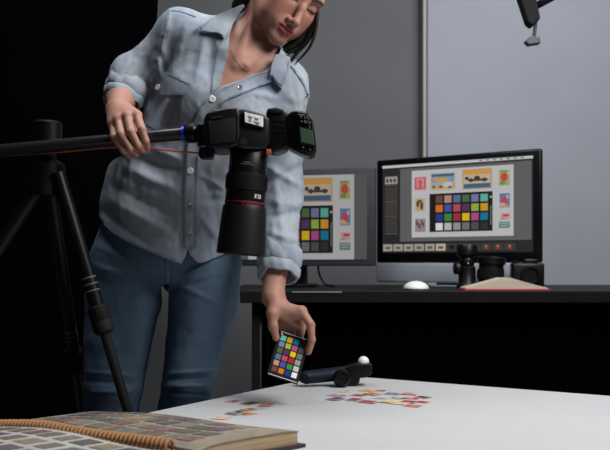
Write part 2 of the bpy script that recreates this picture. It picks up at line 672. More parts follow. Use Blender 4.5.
class Screen:
    """flat picture on a screen: u to the right, v downwards, in metres from the top left of the screen"""
    def __init__(s, origin, ru, rd, n, ms, ix):
        s.o, s.ru, s.rd, s.n, s.ms, s.ix = origin, ru, rd, n, ms, ix
        s.bm = bmesh.new()
        s.lift = 0

    def rect(s, u0, v0, u1, v1, m, z=1):
        o = s.o + s.n * (0.0004 * z)
        quad(s.bm, [o + s.ru * a + s.rd * b for a, b in ((u0, v0), (u1, v0), (u1, v1), (u0, v1))], s.ix[m])

    def disc(s, u, v, ru_, rv, m, z=1, n=14):
        o = s.o + s.n * (0.0004 * z)
        quad(s.bm, [o + s.ru * (u + ru_ * math.cos(2 * PI * i / n)) + s.rd * (v + rv * math.sin(2 * PI * i / n)) for i in range(n)], s.ix[m])

    def done(s, parent):
        me = bpy.data.meshes.new('screen_picture')
        bmesh.ops.recalc_face_normals(s.bm, faces=s.bm.faces)
        s.bm.to_mesh(me)
        for m in s.ms:
            me.materials.append(m)
        o = bpy.data.objects.new('screen_picture', me)
        COL.objects.link(o)
        adopt(o, parent)
        return o

    # ---- the artwork: u0.. gives the stamps sheet's place (u, v, width, height)
    def sheet(s, u, v, W, H):
        X = lambda a: u + a * W
        Y = lambda b: v + b * H
        R = lambda a0, b0, a1, b1, m, z=3: s.rect(X(a0), Y(b0), X(a1), Y(b1), m, z)
        D = lambda a, b, ra, rb, m, z=5: s.disc(X(a), Y(b), ra * W, rb * H, m, z)
        s.rect(u, v, u + W, v + H, 'canvas', 2)
        # chart
        c0, d0, c1, d1 = .185, .36, .805, .925
        R(c0, d0, c1, d1, 'chart')
        pw, ph = (c1 - c0 - .09) / 6, (d1 - d0 - .03) / 4
        for r in range(4):
            for c_ in range(6):
                a, b = c0 + .055 + c_ * pw, d0 + .02 + r * ph
                R(a + pw * .1, b + ph * .1, a + pw * .9, b + ph * .9, (r, c_), 4)
        R(c1 - .02, d0 + .2, c1 - .012, d1 - .08, 'line', 4)
        D(c1 - .016, d0 + .08, .012, .016, 'ltgrey', 4)
        # left column of small stamps
        R(.03, .10, .15, .29, 'pink'); R(.055, .12, .125, .27, 'pink2', 4); D(.09, .18, .025, .05, 'pink', 5); D(.09, .25, .03, .035, 'pink', 5)
        R(.03, .41, .145, .62, 'cream'); R(.045, .43, .13, .60, 'tan', 4); D(.065, .50, .015, .05, 'dark'); D(.105, .53, .016, .06, 'dark'); D(.085, .46, .02, .02, 'dark')
        R(.035, .72, .145, .92, 'mauve')
        for i in range(5):
            R(.045 + .018 * i, .74 + .03 * (i % 3), .058 + .018 * i, .82 + .03 * (i % 3), 'dark', 4)
        # two wide stamps along the top
        R(.19, .055, .45, .315, 'cream'); R(.205, .07, .435, .11, 'deep', 4); R(.205, .11, .435, .19, 'sky', 4); R(.205, .19, .435, .29, 'tan', 4)
        D(.27, .22, .05, .035, 'ltgrey'); D(.37, .23, .05, .04, 'canvas'); D(.32, .16, .06, .03, 'orange'); D(.25, .14, .03, .025, 'orange')
        D(.30, .26, .016, .02, 'dark'); D(.39, .27, .016, .02, 'dark'); D(.23, .26, .014, .02, 'dark')
        R(.515, .03, .80, .32, 'tan'); R(.53, .045, .785, .24, 'cream', 4); R(.53, .045, .785, .11, 'orange', 5); R(.53, .24, .785, .305, 'deep', 4)
        R(.57, .175, .76, .205, 'car', 6); D(.60, .19, .02, .03, 'car', 7); D(.73, .19, .022, .03, 'car', 7); D(.66, .16, .03, .03, 'car', 7); D(.56, .16, .02, .025, 'car', 7)
        # right column
        R(.865, .07, .965, .29, 'olive'); D(.915, .17, .035, .06, 'red'); R(.88, .08, .95, .10, 'green', 5); D(.90, .25, .03, .025, 'green'); D(.95, .12, .008, .05, 'cream')
        R(.87, .40, .965, .60, 'blue'); D(.915, .50, .03, .055, 'red'); D(.90, .56, .03, .03, 'pink2'); D(.945, .45, .012, .03, 'cream'); R(.875, .57, .96, .59, 'orange', 6)
        R(.875, .68, .965, .78, 'pink2'); R(.90, .695, .96, .73, 'red', 4); R(.88, .745, .93, .765, 'sky', 4)
        R(.865, .80, .965, .89, 'teal'); R(.875, .815, .955, .83, 'ltgrey', 4); R(.88, .85, .95, .865, 'ltgrey', 4)


# right monitor, silver chin, turned towards the right
dL, dR = 3.50, 3.145
A = Vector(((376.3 - CX) * dL / F, dL, 0))
B = Vector(((530 - CX) * dR / F, dR, 0))
mr = (B - A).normalized()
mn = Vector((mr.y, -mr.x, 0))
if mn.y > 0:
    mn = -mn
WM, TOPZ, BOTZ = 0.66, CAMZ + (HY - 160.5) * dL / F, CAMZ + 0.001
mon = empty('monitor', A + mr * WM / 2, 'large monitor with black bezel and silver chin at the right of the desk', 'monitor')
RM = Matrix((mr, -mn, Vector((0, 0, 1)))).transposed()
mc = A + mr * WM / 2
bm = bmesh.new()
box(bm, (mc.x - mn.x * .012, mc.y - mn.y * .012, (TOPZ + BOTZ) / 2), (WM, 0.024, TOPZ - BOTZ), RM, 0.008, 3)
link('bezel', bm, M_gloss, mon, True, 40)
bm = bmesh.new()
box(bm, (mc.x - mn.x * .012, mc.y - mn.y * .012, BOTZ - 0.0375), (WM, 0.024, 0.073), RM, 0.006, 3)
link('chin', bm, mat('chin_aluminium', (0.40, 0.43, 0.50), 0.5, 0.3), mon, True, 40)
bm = bmesh.new()
box(bm, (mc.x - mn.x * .05, mc.y - mn.y * .05, (DZ + BOTZ) / 2 + 0.03), (0.19, 0.012, BOTZ - DZ + 0.05), RM, 0.004)
link('stand_neck', bm, M_alu, mon)
bm = bmesh.new()
box(bm, (mc.x - mn.x * .075, mc.y - mn.y * .075, DZ + 0.004), (0.19, 0.16, 0.008), RM, 0.003)
link('stand_foot', bm, M_alu, mon)
ms, ix = screen_mats('bright', 0.86)
so = A + mr * 0.028 + Vector((0, 0, TOPZ - 0.022)) + mn * 0.0006
sc = Screen(so, mr, Vector((0, 0, -1)), mn, ms, ix)
SW, SH = WM - 0.056, 0.338
sc.rect(0, 0, SW, SH, 'panel', 0)
sc.rect(0, 0.002, SW, 0.0115, 'bar')
for i in range(7):
    sc.rect(SW - 0.20 + i * 0.026, 0.0045, SW - 0.190 + i * 0.026, 0.0085, 'panel', 2)
sc.rect(0.006, 0.0215, 0.062, 0.0285, 'panel', 1)
sc.rect(0.078, 0.018, SW - 0.005, 0.295, 'grey')
for i, (v, h_) in enumerate(((.045, .028), (.085, .05), (.142, .05), (.2, .06))):
    sc.rect(0.012, v, 0.066, v + h_, 'thumb' if i == 0 else 'strip', 1)
    sc.rect(0.012, v + h_ + .004, 0.066, v + h_ + .0055, 'line', 1)
    if i == 0:
        for q in range(3):
            sc.disc(.022 + q * .016, v + .015, .006, .008, 'dark', 2)
sc.sheet(0.128, 0.028, 0.405, 0.252)
sc.rect(0, 0.302, SW, 0.334, 'panel', 1)
for i in range(12):
    u = 0.004 + i * 0.045
    k = 'thumb' if i < 5 else ('cream' if i == 5 else 'strip')
    sc.rect(u, 0.305, u + 0.040, 0.331, k, 2)
    if i < 6:
        sc.rect(u + .010, .314, u + .030, .324, 'thumb2', 3)
    elif i in (6, 7, 8):
        sc.disc(u + .02, .318, .012, .008, 'chart', 3)
    else:
        sc.disc(u + .02, .319, .005, .008, 'redspot', 3)
        sc.disc(u + .02, .315, .003, .003, 'orange', 4)
sc.done(mon)

# left monitor, dark bezel
dM = 3.33
d2, d3 = 3.42, 3.27
A = Vector(((212 - CX) * d2 / F, d2, 0))
B = Vector(((374.5 - CX) * d3 / F, d3, 0))
mr = (B - A).normalized()
mn = Vector((mr.y, -mr.x, 0))
if mn.y > 0:
    mn = -mn
WM2 = (B - A).length
TOP2 = CAMZ + (HY - 167.2) * d3 / F
BOT2 = CAMZ - (266 - HY) * d3 / F
RM = Matrix((mr, -mn, Vector((0, 0, 1)))).transposed()
mc = (A + B) / 2
mon2 = empty('monitor', mc, 'smaller monitor with matte charcoal bezel half hidden behind the person', 'monitor')
bm = bmesh.new()
box(bm, (mc.x - mn.x * .022, mc.y - mn.y * .022, (TOP2 + BOT2) / 2), (WM2, 0.04, TOP2 - BOT2), RM, 0.005, 3)
link('bezel', bm, mat('charcoal_bezel', (0.022, 0.024, 0.030), 0.6), mon2, True, 40)
bm = bmesh.new()
box(bm, (mc.x - mn.x * .065, mc.y - mn.y * .065, (DZ + TOP2) / 2 - 0.05), (0.09, 0.03, TOP2 - DZ - 0.1), RM, 0.006)
link('stand_neck', bm, M_black, mon2)
bm = bmesh.new()
cyl(bm, (mc.x - mn.x * .065, mc.y - mn.y * .065, DZ), (mc.x - mn.x * .065, mc.y - mn.y * .065, DZ + 0.012), 0.085, 40, 0.003)
link('stand_foot', bm, M_black, mon2)
ms2, ix2 = screen_mats('dim', 0.62)
s2 = Screen(A + mr * 0.028 + Vector((0, 0, TOP2 - 0.024)) + mn * 0.0006 - mn * 0.002, mr, Vector((0, 0, -1)), mn, ms2, ix2)
s2.o = A + mr * 0.028 + Vector((0, 0, TOP2 - 0.024)) + mn * 0.0004
SW, SH = WM2 - 0.056, TOP2 - BOT2 - 0.048
s2.rect(0, 0, SW, SH, 'grey', 0)
s2.rect(0, 0, 0.06, SH, 'panel', 1)
wsh = 0.405
s2.sheet(SW - 0.047 - wsh, 0.0, wsh, SH)
s2.done(mon2)
bm = bmesh.new()
tube(bm, catmull([P(318, 266, 3.33), P(320, 276, 3.34), P(326, 284.6, 3.34), P(334, 285.8, 3.3)], 6), 0.004, 8)
link('cable', bm, M_black, mon2, True)

# mouse
mo = empty('mouse', P(416, 291, 3.03), 'white computer mouse on the black desk below the large monitor', 'mouse')
bm = bmesh.new()
bmesh.ops.create_uvsphere(bm, u_segments=28, v_segments=16, radius=1)
p = P(416, 291, 3.03)
for v in bm.verts:
    v.co = Vector((p.x + v.co.x * .043, p.y + v.co.y * .055, DZ + 0.004 + max(v.co.z, -.05) * .026))
link('shell', bm, M_white, mo, True)
bm = bmesh.new()
bmesh.ops.create_uvsphere(bm, u_segments=28, v_segments=6, radius=1)
for v in bm.verts:
    v.co = Vector((p.x + v.co.x * .041, p.y + v.co.y * .053, DZ + 0.0025 + v.co.z * .0024))
link('base', bm, M_black, mo, True)

# open red book at the right end of the desk
bk = empty('book', (P(505, 290, 3.0).x, 3.0, DZ), 'open book with cream pages and red cover at the desk front', 'book')
x0, x1 = P(463, 290, 2.96).x, P(548, 290, 2.96).x
xm = P(506, 290, 2.96).x
bm = bmesh.new()
box(bm, ((x0 + x1) / 2, 2.995, DZ + 0.0025), (x1 - x0, 0.12, 0.005), bev=0.001)
link('cover', bm, mat('red_cover', (0.42, 0.02, 0.05), 0.5), bk)
for sgn, xe in ((-1, x0 + 0.006), (1, x1 - 0.006)):
    bm = bmesh.new()
    n = 12
    top, bot = [], []
    for i in range(n + 1):
        t = i / n
        x = xm + (xe - xm) * t
        h_ = 0.004 + 0.036 * (1 - t) ** 1.1 * (1 if t > 0.03 else 0.86)
        top.append((x, h_))
    poly = [Vector((x, 2.94, DZ + 0.005 + h_)) for x, h_ in top] + [Vector((xe, 2.94, DZ + 0.0055)), Vector((xm, 2.94, DZ + 0.0055))]
    prism(bm, poly, (0, 1, 0), 0.11)
    link('page_block', bm, mat('cream_pages', (0.50, 0.43, 0.34), 0.8, var=0.15, scale=600, stretch=(0.05, 0.05, 1)), bk)

# tripod head standing behind the book
bh = empty('desk_tripod', P(467, 288, 3.12), 'small black desk tripod with ball head and round knob behind the open book', 'tripod')
q = P(467, 290, 3.115)
q.z = DZ
bm = bmesh.new()
lathe(bm, q, (0, 0, 1), [(0, 0), (0, .034), (.012, .036), (.02, .03), (.075, .029), (.08, .024), (.085, .0)], 36)
link('base', bm, M_black, bh, True, 40)
bm = bmesh.new()
bmesh.ops.create_uvsphere(bm, u_segments=24, v_segments=14, radius=.027)
bmesh.ops.translate(bm, vec=q + Vector((0, 0, .095)), verts=bm.verts)
link('ball', bm, M_black, bh, True)
bm = bmesh.new()
lathe(bm, q + Vector((0, 0, .108)), (0, 0, 1), [(0, 0), (0, .022), (.01, .036), (.04, .037), (.046, .033), (.046, 0)], 36)
link('platform', bm, M_black, bh, True, 40)
bm = bmesh.new()
lathe(bm, q + Vector((-.025, -.01, .072)), (-1, -.15, 0), [(0, 0), (0, .012), (.006, .022), (.018, .022), (.022, .017), (.022, 0)], 24)
link('knob', bm, M_black, bh, True, 40)
bm = bmesh.new()
bmesh.ops.create_uvsphere(bm, u_segments=12, v_segments=8, radius=.004)
bmesh.ops.translate(bm, vec=q + Vector((-.002, -.033, .088)), verts=bm.verts)
link('bolt', bm, M_steel, bh, True)

# loose lens lying behind book
ll = empty('camera_lens', P(489, 290, 3.125), 'stout black camera lens standing beside the small desk tripod', 'lens')
q = P(490, 290, 3.125)
q.z = DZ
bm = bmesh.new()
lathe(bm, q, (0.06, 0, 1), [(0, 0), (0, .040), (.03, .042), (.034, .045), (.07, .045), (.072, .043), (.085, .043), (.087, .048), (.108, .050), (.112, .046), (.112, .0)], 44)
link('barrel', bm, M_black, ll, True, 35)
bm = bmesh.new()
for i in range(36):
    a = 2 * PI * i / 36
    box(bm, q + Vector((.002 + .0455 * math.cos(a), .0455 * math.sin(a), .052)), (.0025, .004, .032), rot(a, 'Z'))
tag(link('grip_ridges', bm, M_rubber, ll), kind='stuff')

# small black camera at the right edge of the crop
sc_o = empty('compact_camera', P(527, 290, 3.08), 'small black camera standing behind the right page of the book', 'camera')
q = P(527, 290, 3.1)
bm = bmesh.new()
box(bm, (q.x, q.y, DZ + .045), (.11, .05, .09), bev=.008, seg=3)
box(bm, (q.x + .01, q.y, DZ + .095), (.05, .04, .02), bev=.006)
link('body', bm, M_black, sc_o, True, 40)
bm = bmesh.new()
lathe(bm, (q.x + .005, q.y - .02, DZ + .048), (0, -1, 0), [(0, 0), (0, .033), (.012, .033), (.016, .03), (.016, .026), (.008, .022), (.008, 0)], 36)
link('lens', bm, M_black, sc_o, True, 35)
bm = bmesh.new()
cyl(bm, (q.x - .04, q.y, DZ + .088), (q.x - .04, q.y, DZ + .099), .010, 20, .001)
link('dial', bm, M_black, sc_o, True, 35)

# studio lamp arm, upper right
la = empty('lamp_arm', P(545, 10, 3.0), 'black jointed lamp reaching in at the upper right corner', 'lamp')
bm = bmesh.new()
a, b = P(522, -18, 2.9), P(534, 24, 2.9)
ps = [P(517, -12, 2.9), P(534, -14, 2.9), P(541, 18, 2.9), P(533, 26, 2.9), P(528, 22, 2.9)]
prism(bm, ps, (0, 1, 0), 0.05, .006)
link('lamp_head', bm, M_matte, la)
bm = bmesh.new()
tube(bm, [P(536, 6, 2.93), P(575, -15, 2.95), P(640, -50, 3.0)], .012, 14)
link('arm', bm, M_black, la, True)
bm = bmesh.new()
cyl(bm, P(536, 20, 2.92), P(534, 37, 2.92), .006, 12)
prism(bm, [P(525, 41, 2.9), P(531, 36, 2.9), P(540, 36, 2.9), P(541, 43, 2.9), P(529, 45, 2.9)], (0, 1, 0), .03, .004)
link('lever', bm, mat('dark_grey_plastic', (0.03, 0.03, 0.035), 0.5), la)

# ------------------------------------------------------------------ the person
pose = {}
HC_R = Vector((.88, 0, -.475)).normalized()
HC_U = Vector((.475, 0, .88)).normalized()
HC_V = Vector((0, -1, 0))
yaw, pit = math.radians(40), math.radians(18)
f0 = HC_V * math.cos(yaw) + HC_R * math.sin(yaw)
hr = HC_R * math.cos(yaw) - HC_V * math.sin(yaw)
hf = f0 * math.cos(pit) - HC_U * math.sin(pit)
hu = HC_U * math.cos(pit) + f0 * math.sin(pit)
HO = P(286.5, 28.3, 2.13) - (hf * .09 - hu * .073)


def hp(x, y, z):
    return HO + hr * x + hf * y + hu * z


HA = [list(hr), list(hf), list(hu)]

# torso stations: pixel x, y, depth, half width, half depth, tilt of the side direction in degrees
ST = [(165, 285, 2.300, .178, .120, 2), (167, 255, 2.292, .180, .122, 4), (180, 205, 2.275, .172, .116, 9), (203, 150, 2.258, .160, .112, 15),
      (224, 100, 2.235, .160, .115, 22), (234, 68, 2.225, .145, .098, 24)]
SH_R, EL_R, WR_R = P(180, 34, 2.215), P(131, 78, 2.25), P(118, 109, 2.06)
SH_L, EL_L, WR_L = P(284, 84, 2.215), P(282, 195, 2.26), P(273, 297, 2.09)


def side(a):
    a = math.radians(a)
    return Vector((math.cos(a), 0, -math.sin(a)))


def torso(fl, inset, k=0.03, i0=0):
    for s0, s1 in zip(ST[i0:], ST[i0 + 1:]):
        fl.limb(P(*s0[:3]), P(*s1[:3]), (s0[3] - inset, s0[4] - inset), (s1[3] - inset, s1[4] - inset), side(s0[5]), side(s1[5]), k)
    r = .052 - inset
    nb = P(246, 46, 2.235)
    fl.limb(SH_R, nb, (r, r), (r * 1.15, r * 1.1), (0, 1, 0), k=.045)
    fl.limb(SH_L, nb, (r, r), (r * 1.15, r * 1.1), (0, 1, 0), k=.045)
    for (px, py) in ((199, 104), (252, 121)):
        fl.ell(P(px, py, 2.155), (.058 - inset * .6, .050 - inset * .6, .058 - inset * .6), k=.045)


# ---- skin
fb = Field((-.60, 1.93, .56), (.10, 2.48, 1.62), .0021)
torso(fb, .017, i0=2)
fb.limb(P(180, 205, 2.275), P(170, 238, 2.29), (.15, .085), (.13, .06), side(6), k=.02)
# neck
fb.cone(P(247, 62, 2.235), hp(0, -.035, -.05), .055, .052, .03)
fb.cone(hp(0.0, -.03, -.07), hp(0, -.03, 0), .05, .06, .02)
for sx in (-1, 1):                     # neck tendons to the collar notch
    fb.cone(hp(.05 * sx, -.025, -.045), P(239 + (8 if sx > 0 else -2), 66, 2.145), .010, .006, .022)
# head
fb.ell(hp(0, -.012, .035), (.073, .093, .083), HA, .01)
fb.ell(hp(0, .028, -.03), (.058, .060, .075), HA, .03)
for sx in (-1, 1):
    fb.cone(hp(.050 * sx, .002, -.062), hp(.012 * sx, .074, -.103), .014, .012, .028)
    fb.ell(hp(.040 * sx, .054, -.030), (.022, .020, .020), HA, .028)
    fb.ell(hp(.074 * sx, -.012, -.022), (.008, .018, .030), HA, .008)
for sx in (-1, 1):
    fb.ell(hp(.034 * sx, .050, -.066), (.024, .024, .024), HA, .03)
fb.ell(hp(0, .076, -.103), (.016, .013, .013), HA, .02)
fb.cone(hp(-.036, .068, .020), hp(.036, .068, .020), .014, .014, .022)
for sx in (-1, 1):
    fb.ell(hp(.031 * sx, .094, -.002), (.017, .015, .012), HA, .014, 'sub')
    fb.ell(hp(.031 * sx, .070, -.003), (.0150, .0135, .0130), HA, .005)
    fb.cone(hp(.018 * sx, .0805, -.0075), hp(.045 * sx, .074, -.0065), .0028, .0022, .003)
fb.chain([hp(0, .080, .012), hp(0, .090, -.014), hp(0, .104, -.045)], [.0080, .0078, .0095], .010)
fb.ell(hp(0, .106, -.049), (.0095, .0095, .0085), HA, .006)
for sx in (-1, 1):
    fb.ell(hp(.0115 * sx, .095, -.0520), (.0065, .009, .0068), HA, .005)
    fb.ell(hp(.006 * sx, .102, -.0595), (.0032, .005, .003), HA, .003, 'sub')
fb.ell(hp(0, .078, -.072), (.030, .014, .020), HA, .015)
for sx in (-1, 1):
    fb.chain([hp(.0245 * sx, .081, -.0745), hp(.012 * sx, .0915, -.0700), hp(.003 * sx, .0945, -.0695)], [.0025, .0056, .0056], .003)
    fb.chain([hp(.0225 * sx, .081, -.0765), hp(.011 * sx, .0905, -.0815), hp(0, .0935, -.0830)], [.0025, .0062, .0072], .003)
fb.chain([hp(-.024, .085, -.0755), hp(-.01, .0975, -.0755), hp(0, .0995, -.0757), hp(.01, .0975, -.0755), hp(.024, .085, -.0755)], [.0010] * 5, .002, 'sub')
# arms
fb.cone(SH_R, EL_R, .042, .032, .03)
CF0, CF1 = P(131, 77, 2.235), P(121.5, 101, 2.195)
fb.chain([EL_R, P(121, 99, 2.19), WR_R], [.032, .034, .0255], .015)
fb.cone(SH_L, EL_L, .044, .039, .03)
fb.chain([EL_L, EL_L.lerp(WR_L, .4), WR_L], [.038, .038, .024], .02)

# right hand (left in view): closed over the boom
hand = [  # knuckle, middle joints, tip  (pixel x, pixel y, depth)
    [(112.5, 124, 2.012), (114, 137, 1.979), (123, 150, 1.975), (130, 157, 1.992)],
    [(118.5, 119.5, 2.004), (121, 134, 1.971), (130, 148.5, 1.971), (136.5, 154.5, 1.990)],
    [(127.5, 116.5, 2.000), (131, 132, 1.968), (138, 145.5, 1.971), (142.5, 151, 1.990)],
    [(137, 115.5, 2.004), (141.5, 129, 1.972), (145.5, 141, 1.974), (147, 148, 1.990)]]
wr = Vector(WR_R)
for j, fg in enumerate(hand):
    ps = [P(*t) for t in fg]
    rr = [(.0088, .0082, .0074, .0062), (.0098, .0092, .0082, .0068), (.0102, .0094, .0084, .0070), (.0100, .0092, .0082, .0068)][j]
    st = wr.lerp(ps[0], .12) + Vector(((j - 1.5) * .006, 0, 0))
    fb.cone(st, ps[0], .015, .0108, .012)
    fb.chain(ps, list(rr), .0035)
    fb.ell(ps[0] + Vector((0, -.002, .001)), (.0098, .0098, .0098), None, .006)
fb.limb(wr, P(125, 119, 2.012), (.024, .017), (.036, .012), (1, 0, .25), k=.012)
fb.chain([wr + Vector((.012, .0, -.006)), P(132, 124, 2.035), P(137, 139, 2.033), P(135, 149, 2.020)], [.014, .0115, .0098, .0080], .007)

# left hand: holds the chart by its edges
palm = [WR_L, P(283, 309, 2.088), P(294, 313, 2.090)]
fb.limb(WR_L, P(280, 307, 2.088), (.0235, .019), (.030, .017), (.5, .8, 0), k=.02)
fb.limb(P(279, 306, 2.088), P(297, 313, 2.090), (.032, .0135), (.036, .0105), (.12, 1, 0), k=.012)
left_fingers = [
    ([(300.5, 311, 2.064), (310, 324, 2.056), (312, 340, 2.054), (308.8, 352, 2.056)], (.0105, .0092, .0082, .0068)),
    ([(302, 311, 2.082), (311, 325, 2.080), (311.5, 341, 2.074), (306, 352, 2.066)], (.0104, .0092, .0082, .0068)),
    ([(298, 314, 2.104), (302.5, 327, 2.112), (300, 339, 2.100), (295, 346, 2.084)], (.0098, .0088, .0078, .0066)),
    ([(291, 316, 2.122), (294.5, 328, 2.128), (291, 337, 2.112), (287, 342, 2.094)], (.0086, .0076, .0068, .0058))]
for ps, rr in left_fingers:
    ps = [P(*t) for t in ps]
    fb.cone(P(282, 308, 2.088 + (ps[0].y - 2.09) * .6), ps[0], .0125, .011, .010)
    fb.chain(ps, list(rr), .0035)
    fb.ell(ps[0], (.0105,) * 3, None, .006)
fb.chain([P(274, 302, 2.076), P(272.3, 314, 2.056), P(273, 326, 2.052), P(276.2, 338, 2.053)], [.0165, .0122, .0100, .0078], .009)
fb.ell(P(288, 321, 2.113), (.034, .012, .032), None, .012)
fb.limb(P(281, 311, 2.082), P(296, 321, 2.106), (.030, .012), (.026, .010), (.2, 1, .1), k=.012)
fb.cone(P(275, 311, 2.066), P(300, 313, 2.070), .011, .009, .014)
V, Q = fb.mesh()
del fb
tint = np.ones((len(V), 4))
L = V - np.array(HO)
lx_, ly_, lz_ = (L @ np.array(a) for a in (hr, hf, hu))


def blend(mask, colr):
    mask = np.clip(mask, 0, 1)[:, None]
    tint[:, :3] = tint[:, :3] * (1 - mask) + np.array(colr) * mask


nearf = (ly_ > .03) & (np.abs(lz_) < .14) & (np.abs(lx_) < .08)
for sx in (-1, 1):
    blend(nearf * np.exp(-((lx_ - .043 * sx) ** 2 + (lz_ + .036) ** 2) / .02 ** 2) * .5, (1.0, .72, .70))
cz = -.0755 + .0
upr = .0115 - .30 * np.abs(lx_) - .0016 * np.exp(-(lx_ / .003) ** 2)
lwr = .0140 - 9.0 * lx_ ** 2 * 2
lip = nearf & (np.abs(lx_) < .024) & (lz_ < cz + upr) & (lz_ > cz - lwr) & (ly_ > .072)
blend(lip * .95, (.62, .24, .27))
blend((nearf & (np.abs(lx_) < .021) & (np.abs(lz_ - cz) < .0014)) * .7, (.25, .1, .1))
for sx in (-1, 1):
    e = (lx_ * sx - .031)
    blend((nearf & (np.abs(e) < .016) & (np.abs(lz_ + .0085 - 3 * e ** 2) < .0026)) * .95, (.03, .02, .02))
    blend((nearf & (np.abs(e) < .018) & (np.abs(lz_ - .002) < .008)) * .35, (.55, .42, .42))
    bz = lz_ - (.0215 + .10 * e - 10 * e ** 2 * 1.2)
    blend((nearf & (np.abs(e) < .023) & (np.abs(bz) < .0042)) * .9, (.06, .04, .035))
    blend(nearf * np.exp(-((lx_ - .006 * sx) ** 2 + (ly_ - .102) ** 2 + (lz_ + .0595) ** 2) / .004 ** 2) * .8, (.3, .15, .13))
for tips in ([P(*t[0][-1]) for t in left_fingers] + [P(275, 338, 2.036)] + [P(*f_[-1]) for f_ in hand]):
    dd = ((V - np.array(tips)) ** 2).sum(1)
    blend(np.exp(-dd / .011 ** 2) * .35, (1.0, .62, .56))
skin = bpy.data.materials.new('skin')
skin.use_nodes = True
nt = skin.node_tree
bs = nt.nodes['Principled BSDF']
at = nt.nodes.new('ShaderNodeVertexColor')
at.layer_name = 'tint'
mx = nt.nodes.new('ShaderNodeMix')
mx.data_type = 'RGBA'
mx.blend_type = 'MULTIPLY'
mx.inputs['Factor'].default_value = 1
nz = nt.nodes.new('ShaderNodeTexNoise')
nz.inputs['Scale'].default_value = 35
rp = nt.nodes.new('ShaderNodeValToRGB')
rp.color_ramp.elements[0].color = (.34, .162, .118, 1)
rp.color_ramp.elements[1].color = (.41, .208, .154, 1)
tc = nt.nodes.new('ShaderNodeTexCoord')
nt.links.new(tc.outputs['Object'], nz.inputs['Vector'])
nt.links.new(nz.outputs['Fac'], rp.inputs['Fac'])
nt.links.new(rp.outputs['Color'], mx.inputs['A'])
nt.links.new(at.outputs['Color'], mx.inputs['B'])
nt.links.new(mx.outputs['Result'], bs.inputs['Base Color'])
bs.inputs['Roughness'].default_value = .6
bs.inputs['Subsurface Weight'].default_value = .12
bs.inputs['Subsurface Radius'].default_value = (.012, .004, .002)
bs.inputs['Subsurface Scale'].default_value = .5
person = empty('person', P(150, 263, 2.3) * 1.0, 'person in faded denim shirt and blue jeans leaning over, holding a colour chart', 'person')
person.location.z = 0
body = np_object('body', V, Q, skin, person, tint)

# ---- jeans
jeans_m = mat('blue_jeans', (0.052, 0.098, 0.155), 0.85, c2=(0.090, 0.152, 0.225), scale=14, bump=0.25, stretch=(1, 1, .5), detail=6)
fj = Field((-.62, 2.12, .02), (-.08, 2.55, .94), .0035)
fj.limb(P(167, 232, 2.295), P(167, 250, 2.298), (.172, .108), (.184, .112), side(4), k=.02)
legs = {
    'r': [(124, 262, 2.300, .092, .105), (123.5, 300, 2.292, .1005, .098), (117.5, 341, 2.282, .088, .088), (113.7, 385, 2.270, .078, .078), (111.5, 412, 2.280, .072, .072), (114, 470, 2.32, .060, .066), (118, 555, 2.345, .048, .054), (119, 578, 2.345, .050, .056)],
    'l': [(205, 262, 2.300, .096, .105), (203.5, 300, 2.290, .094, .098), (195.5, 341, 2.278, .077, .086), (187.5, 385, 2.262, .067, .074), (183, 410, 2.272, .066, .068), (177, 470, 2.32, .058, .064), (172, 555, 2.345, .048, .054), (171, 578, 2.345, .050, .056)]}
for kx in legs:
    ls = legs[kx]
    for a, b in zip(ls, ls[1:]):
        fj.limb(P(*a[:3]), P(*b[:3]), (a[3] - .004, a[4] - .004), (b[3] - .004, b[4] - .004), (1, 0, 0), k=.005)
fj.ell(P(128, 268, 2.355), (.075, .075, .08), k=.02)
fj.ell(P(206, 268, 2.355), (.075, .075, .08), k=.02)
fj.cone(P(167, 285, 2.15), P(167, 285, 2.45), .003, .003, .006, 'sub')
fj.limb(P(163.5, 291, 2.15), P(163.5, 291, 2.45), (.006, .016), (.006, .016), (1, 0, .35), k=.006, op='sub')
idx, X, Y, Z = fj.band(.02)
u = CX + X * F / Y
v = HY - (Z - CAMZ) * F / Y
front = Y < 2.33
disp = .0035 * vnoise(X * 30, Y * 30, Z * 18) + .0016 * vnoise(X * 70, Y * 70, Z * 60)
for (a, b, amp, wd) in [((165, 281), (128, 303), .0035, 3), ((170, 281), (215, 302), .0035, 3), ((88, 262), (140, 282), .004, 3.0), ((95, 245), (165, 277), .004, 3.0), ((168, 282), (215, 262), .004, 3), ((168, 290), (232, 275), -.0035, 3),
                        ((165, 285), (125, 296), -.003, 3), ((165, 374), (212, 371), .0045, 2.0), ((163, 380), (208, 378), -.004, 1.8), ((162, 386), (206, 386), .004, 2.0),
                        ((170, 393), (205, 395), -.003, 2.0), ((85, 372), (136, 376), .003, 2.2), ((85, 381), (134, 384), -.003, 2.2), ((85, 392), (132, 392), .003, 2.5), ((168, 278), (170, 340), -.002, 3),
                        ((84, 268), (120, 272), .003, 2.5), ((84, 279), (110, 281), -.003, 2.5)]:
    dd, t = seg_dist(u, v, a, b)
    disp += np.where(front, amp * np.exp(-(dd / wd) ** 2) * np.sin(np.clip(t * .9 + .05, 0, 1) * PI) ** .5, 0)
dd, t = seg_dist(u, v, (166, 240), (167, 283))        # centre seam
disp += np.where(front, .002 * np.exp(-(dd / 1.2) ** 2) - .002 * np.exp(-((dd - 2.6) / 1.2) ** 2), 0)
fj.f[idx] -= disp.astype(np.float32)
V, Q = fj.mesh()
jeans = np_object('jeans', V, Q, jeans_m, person)

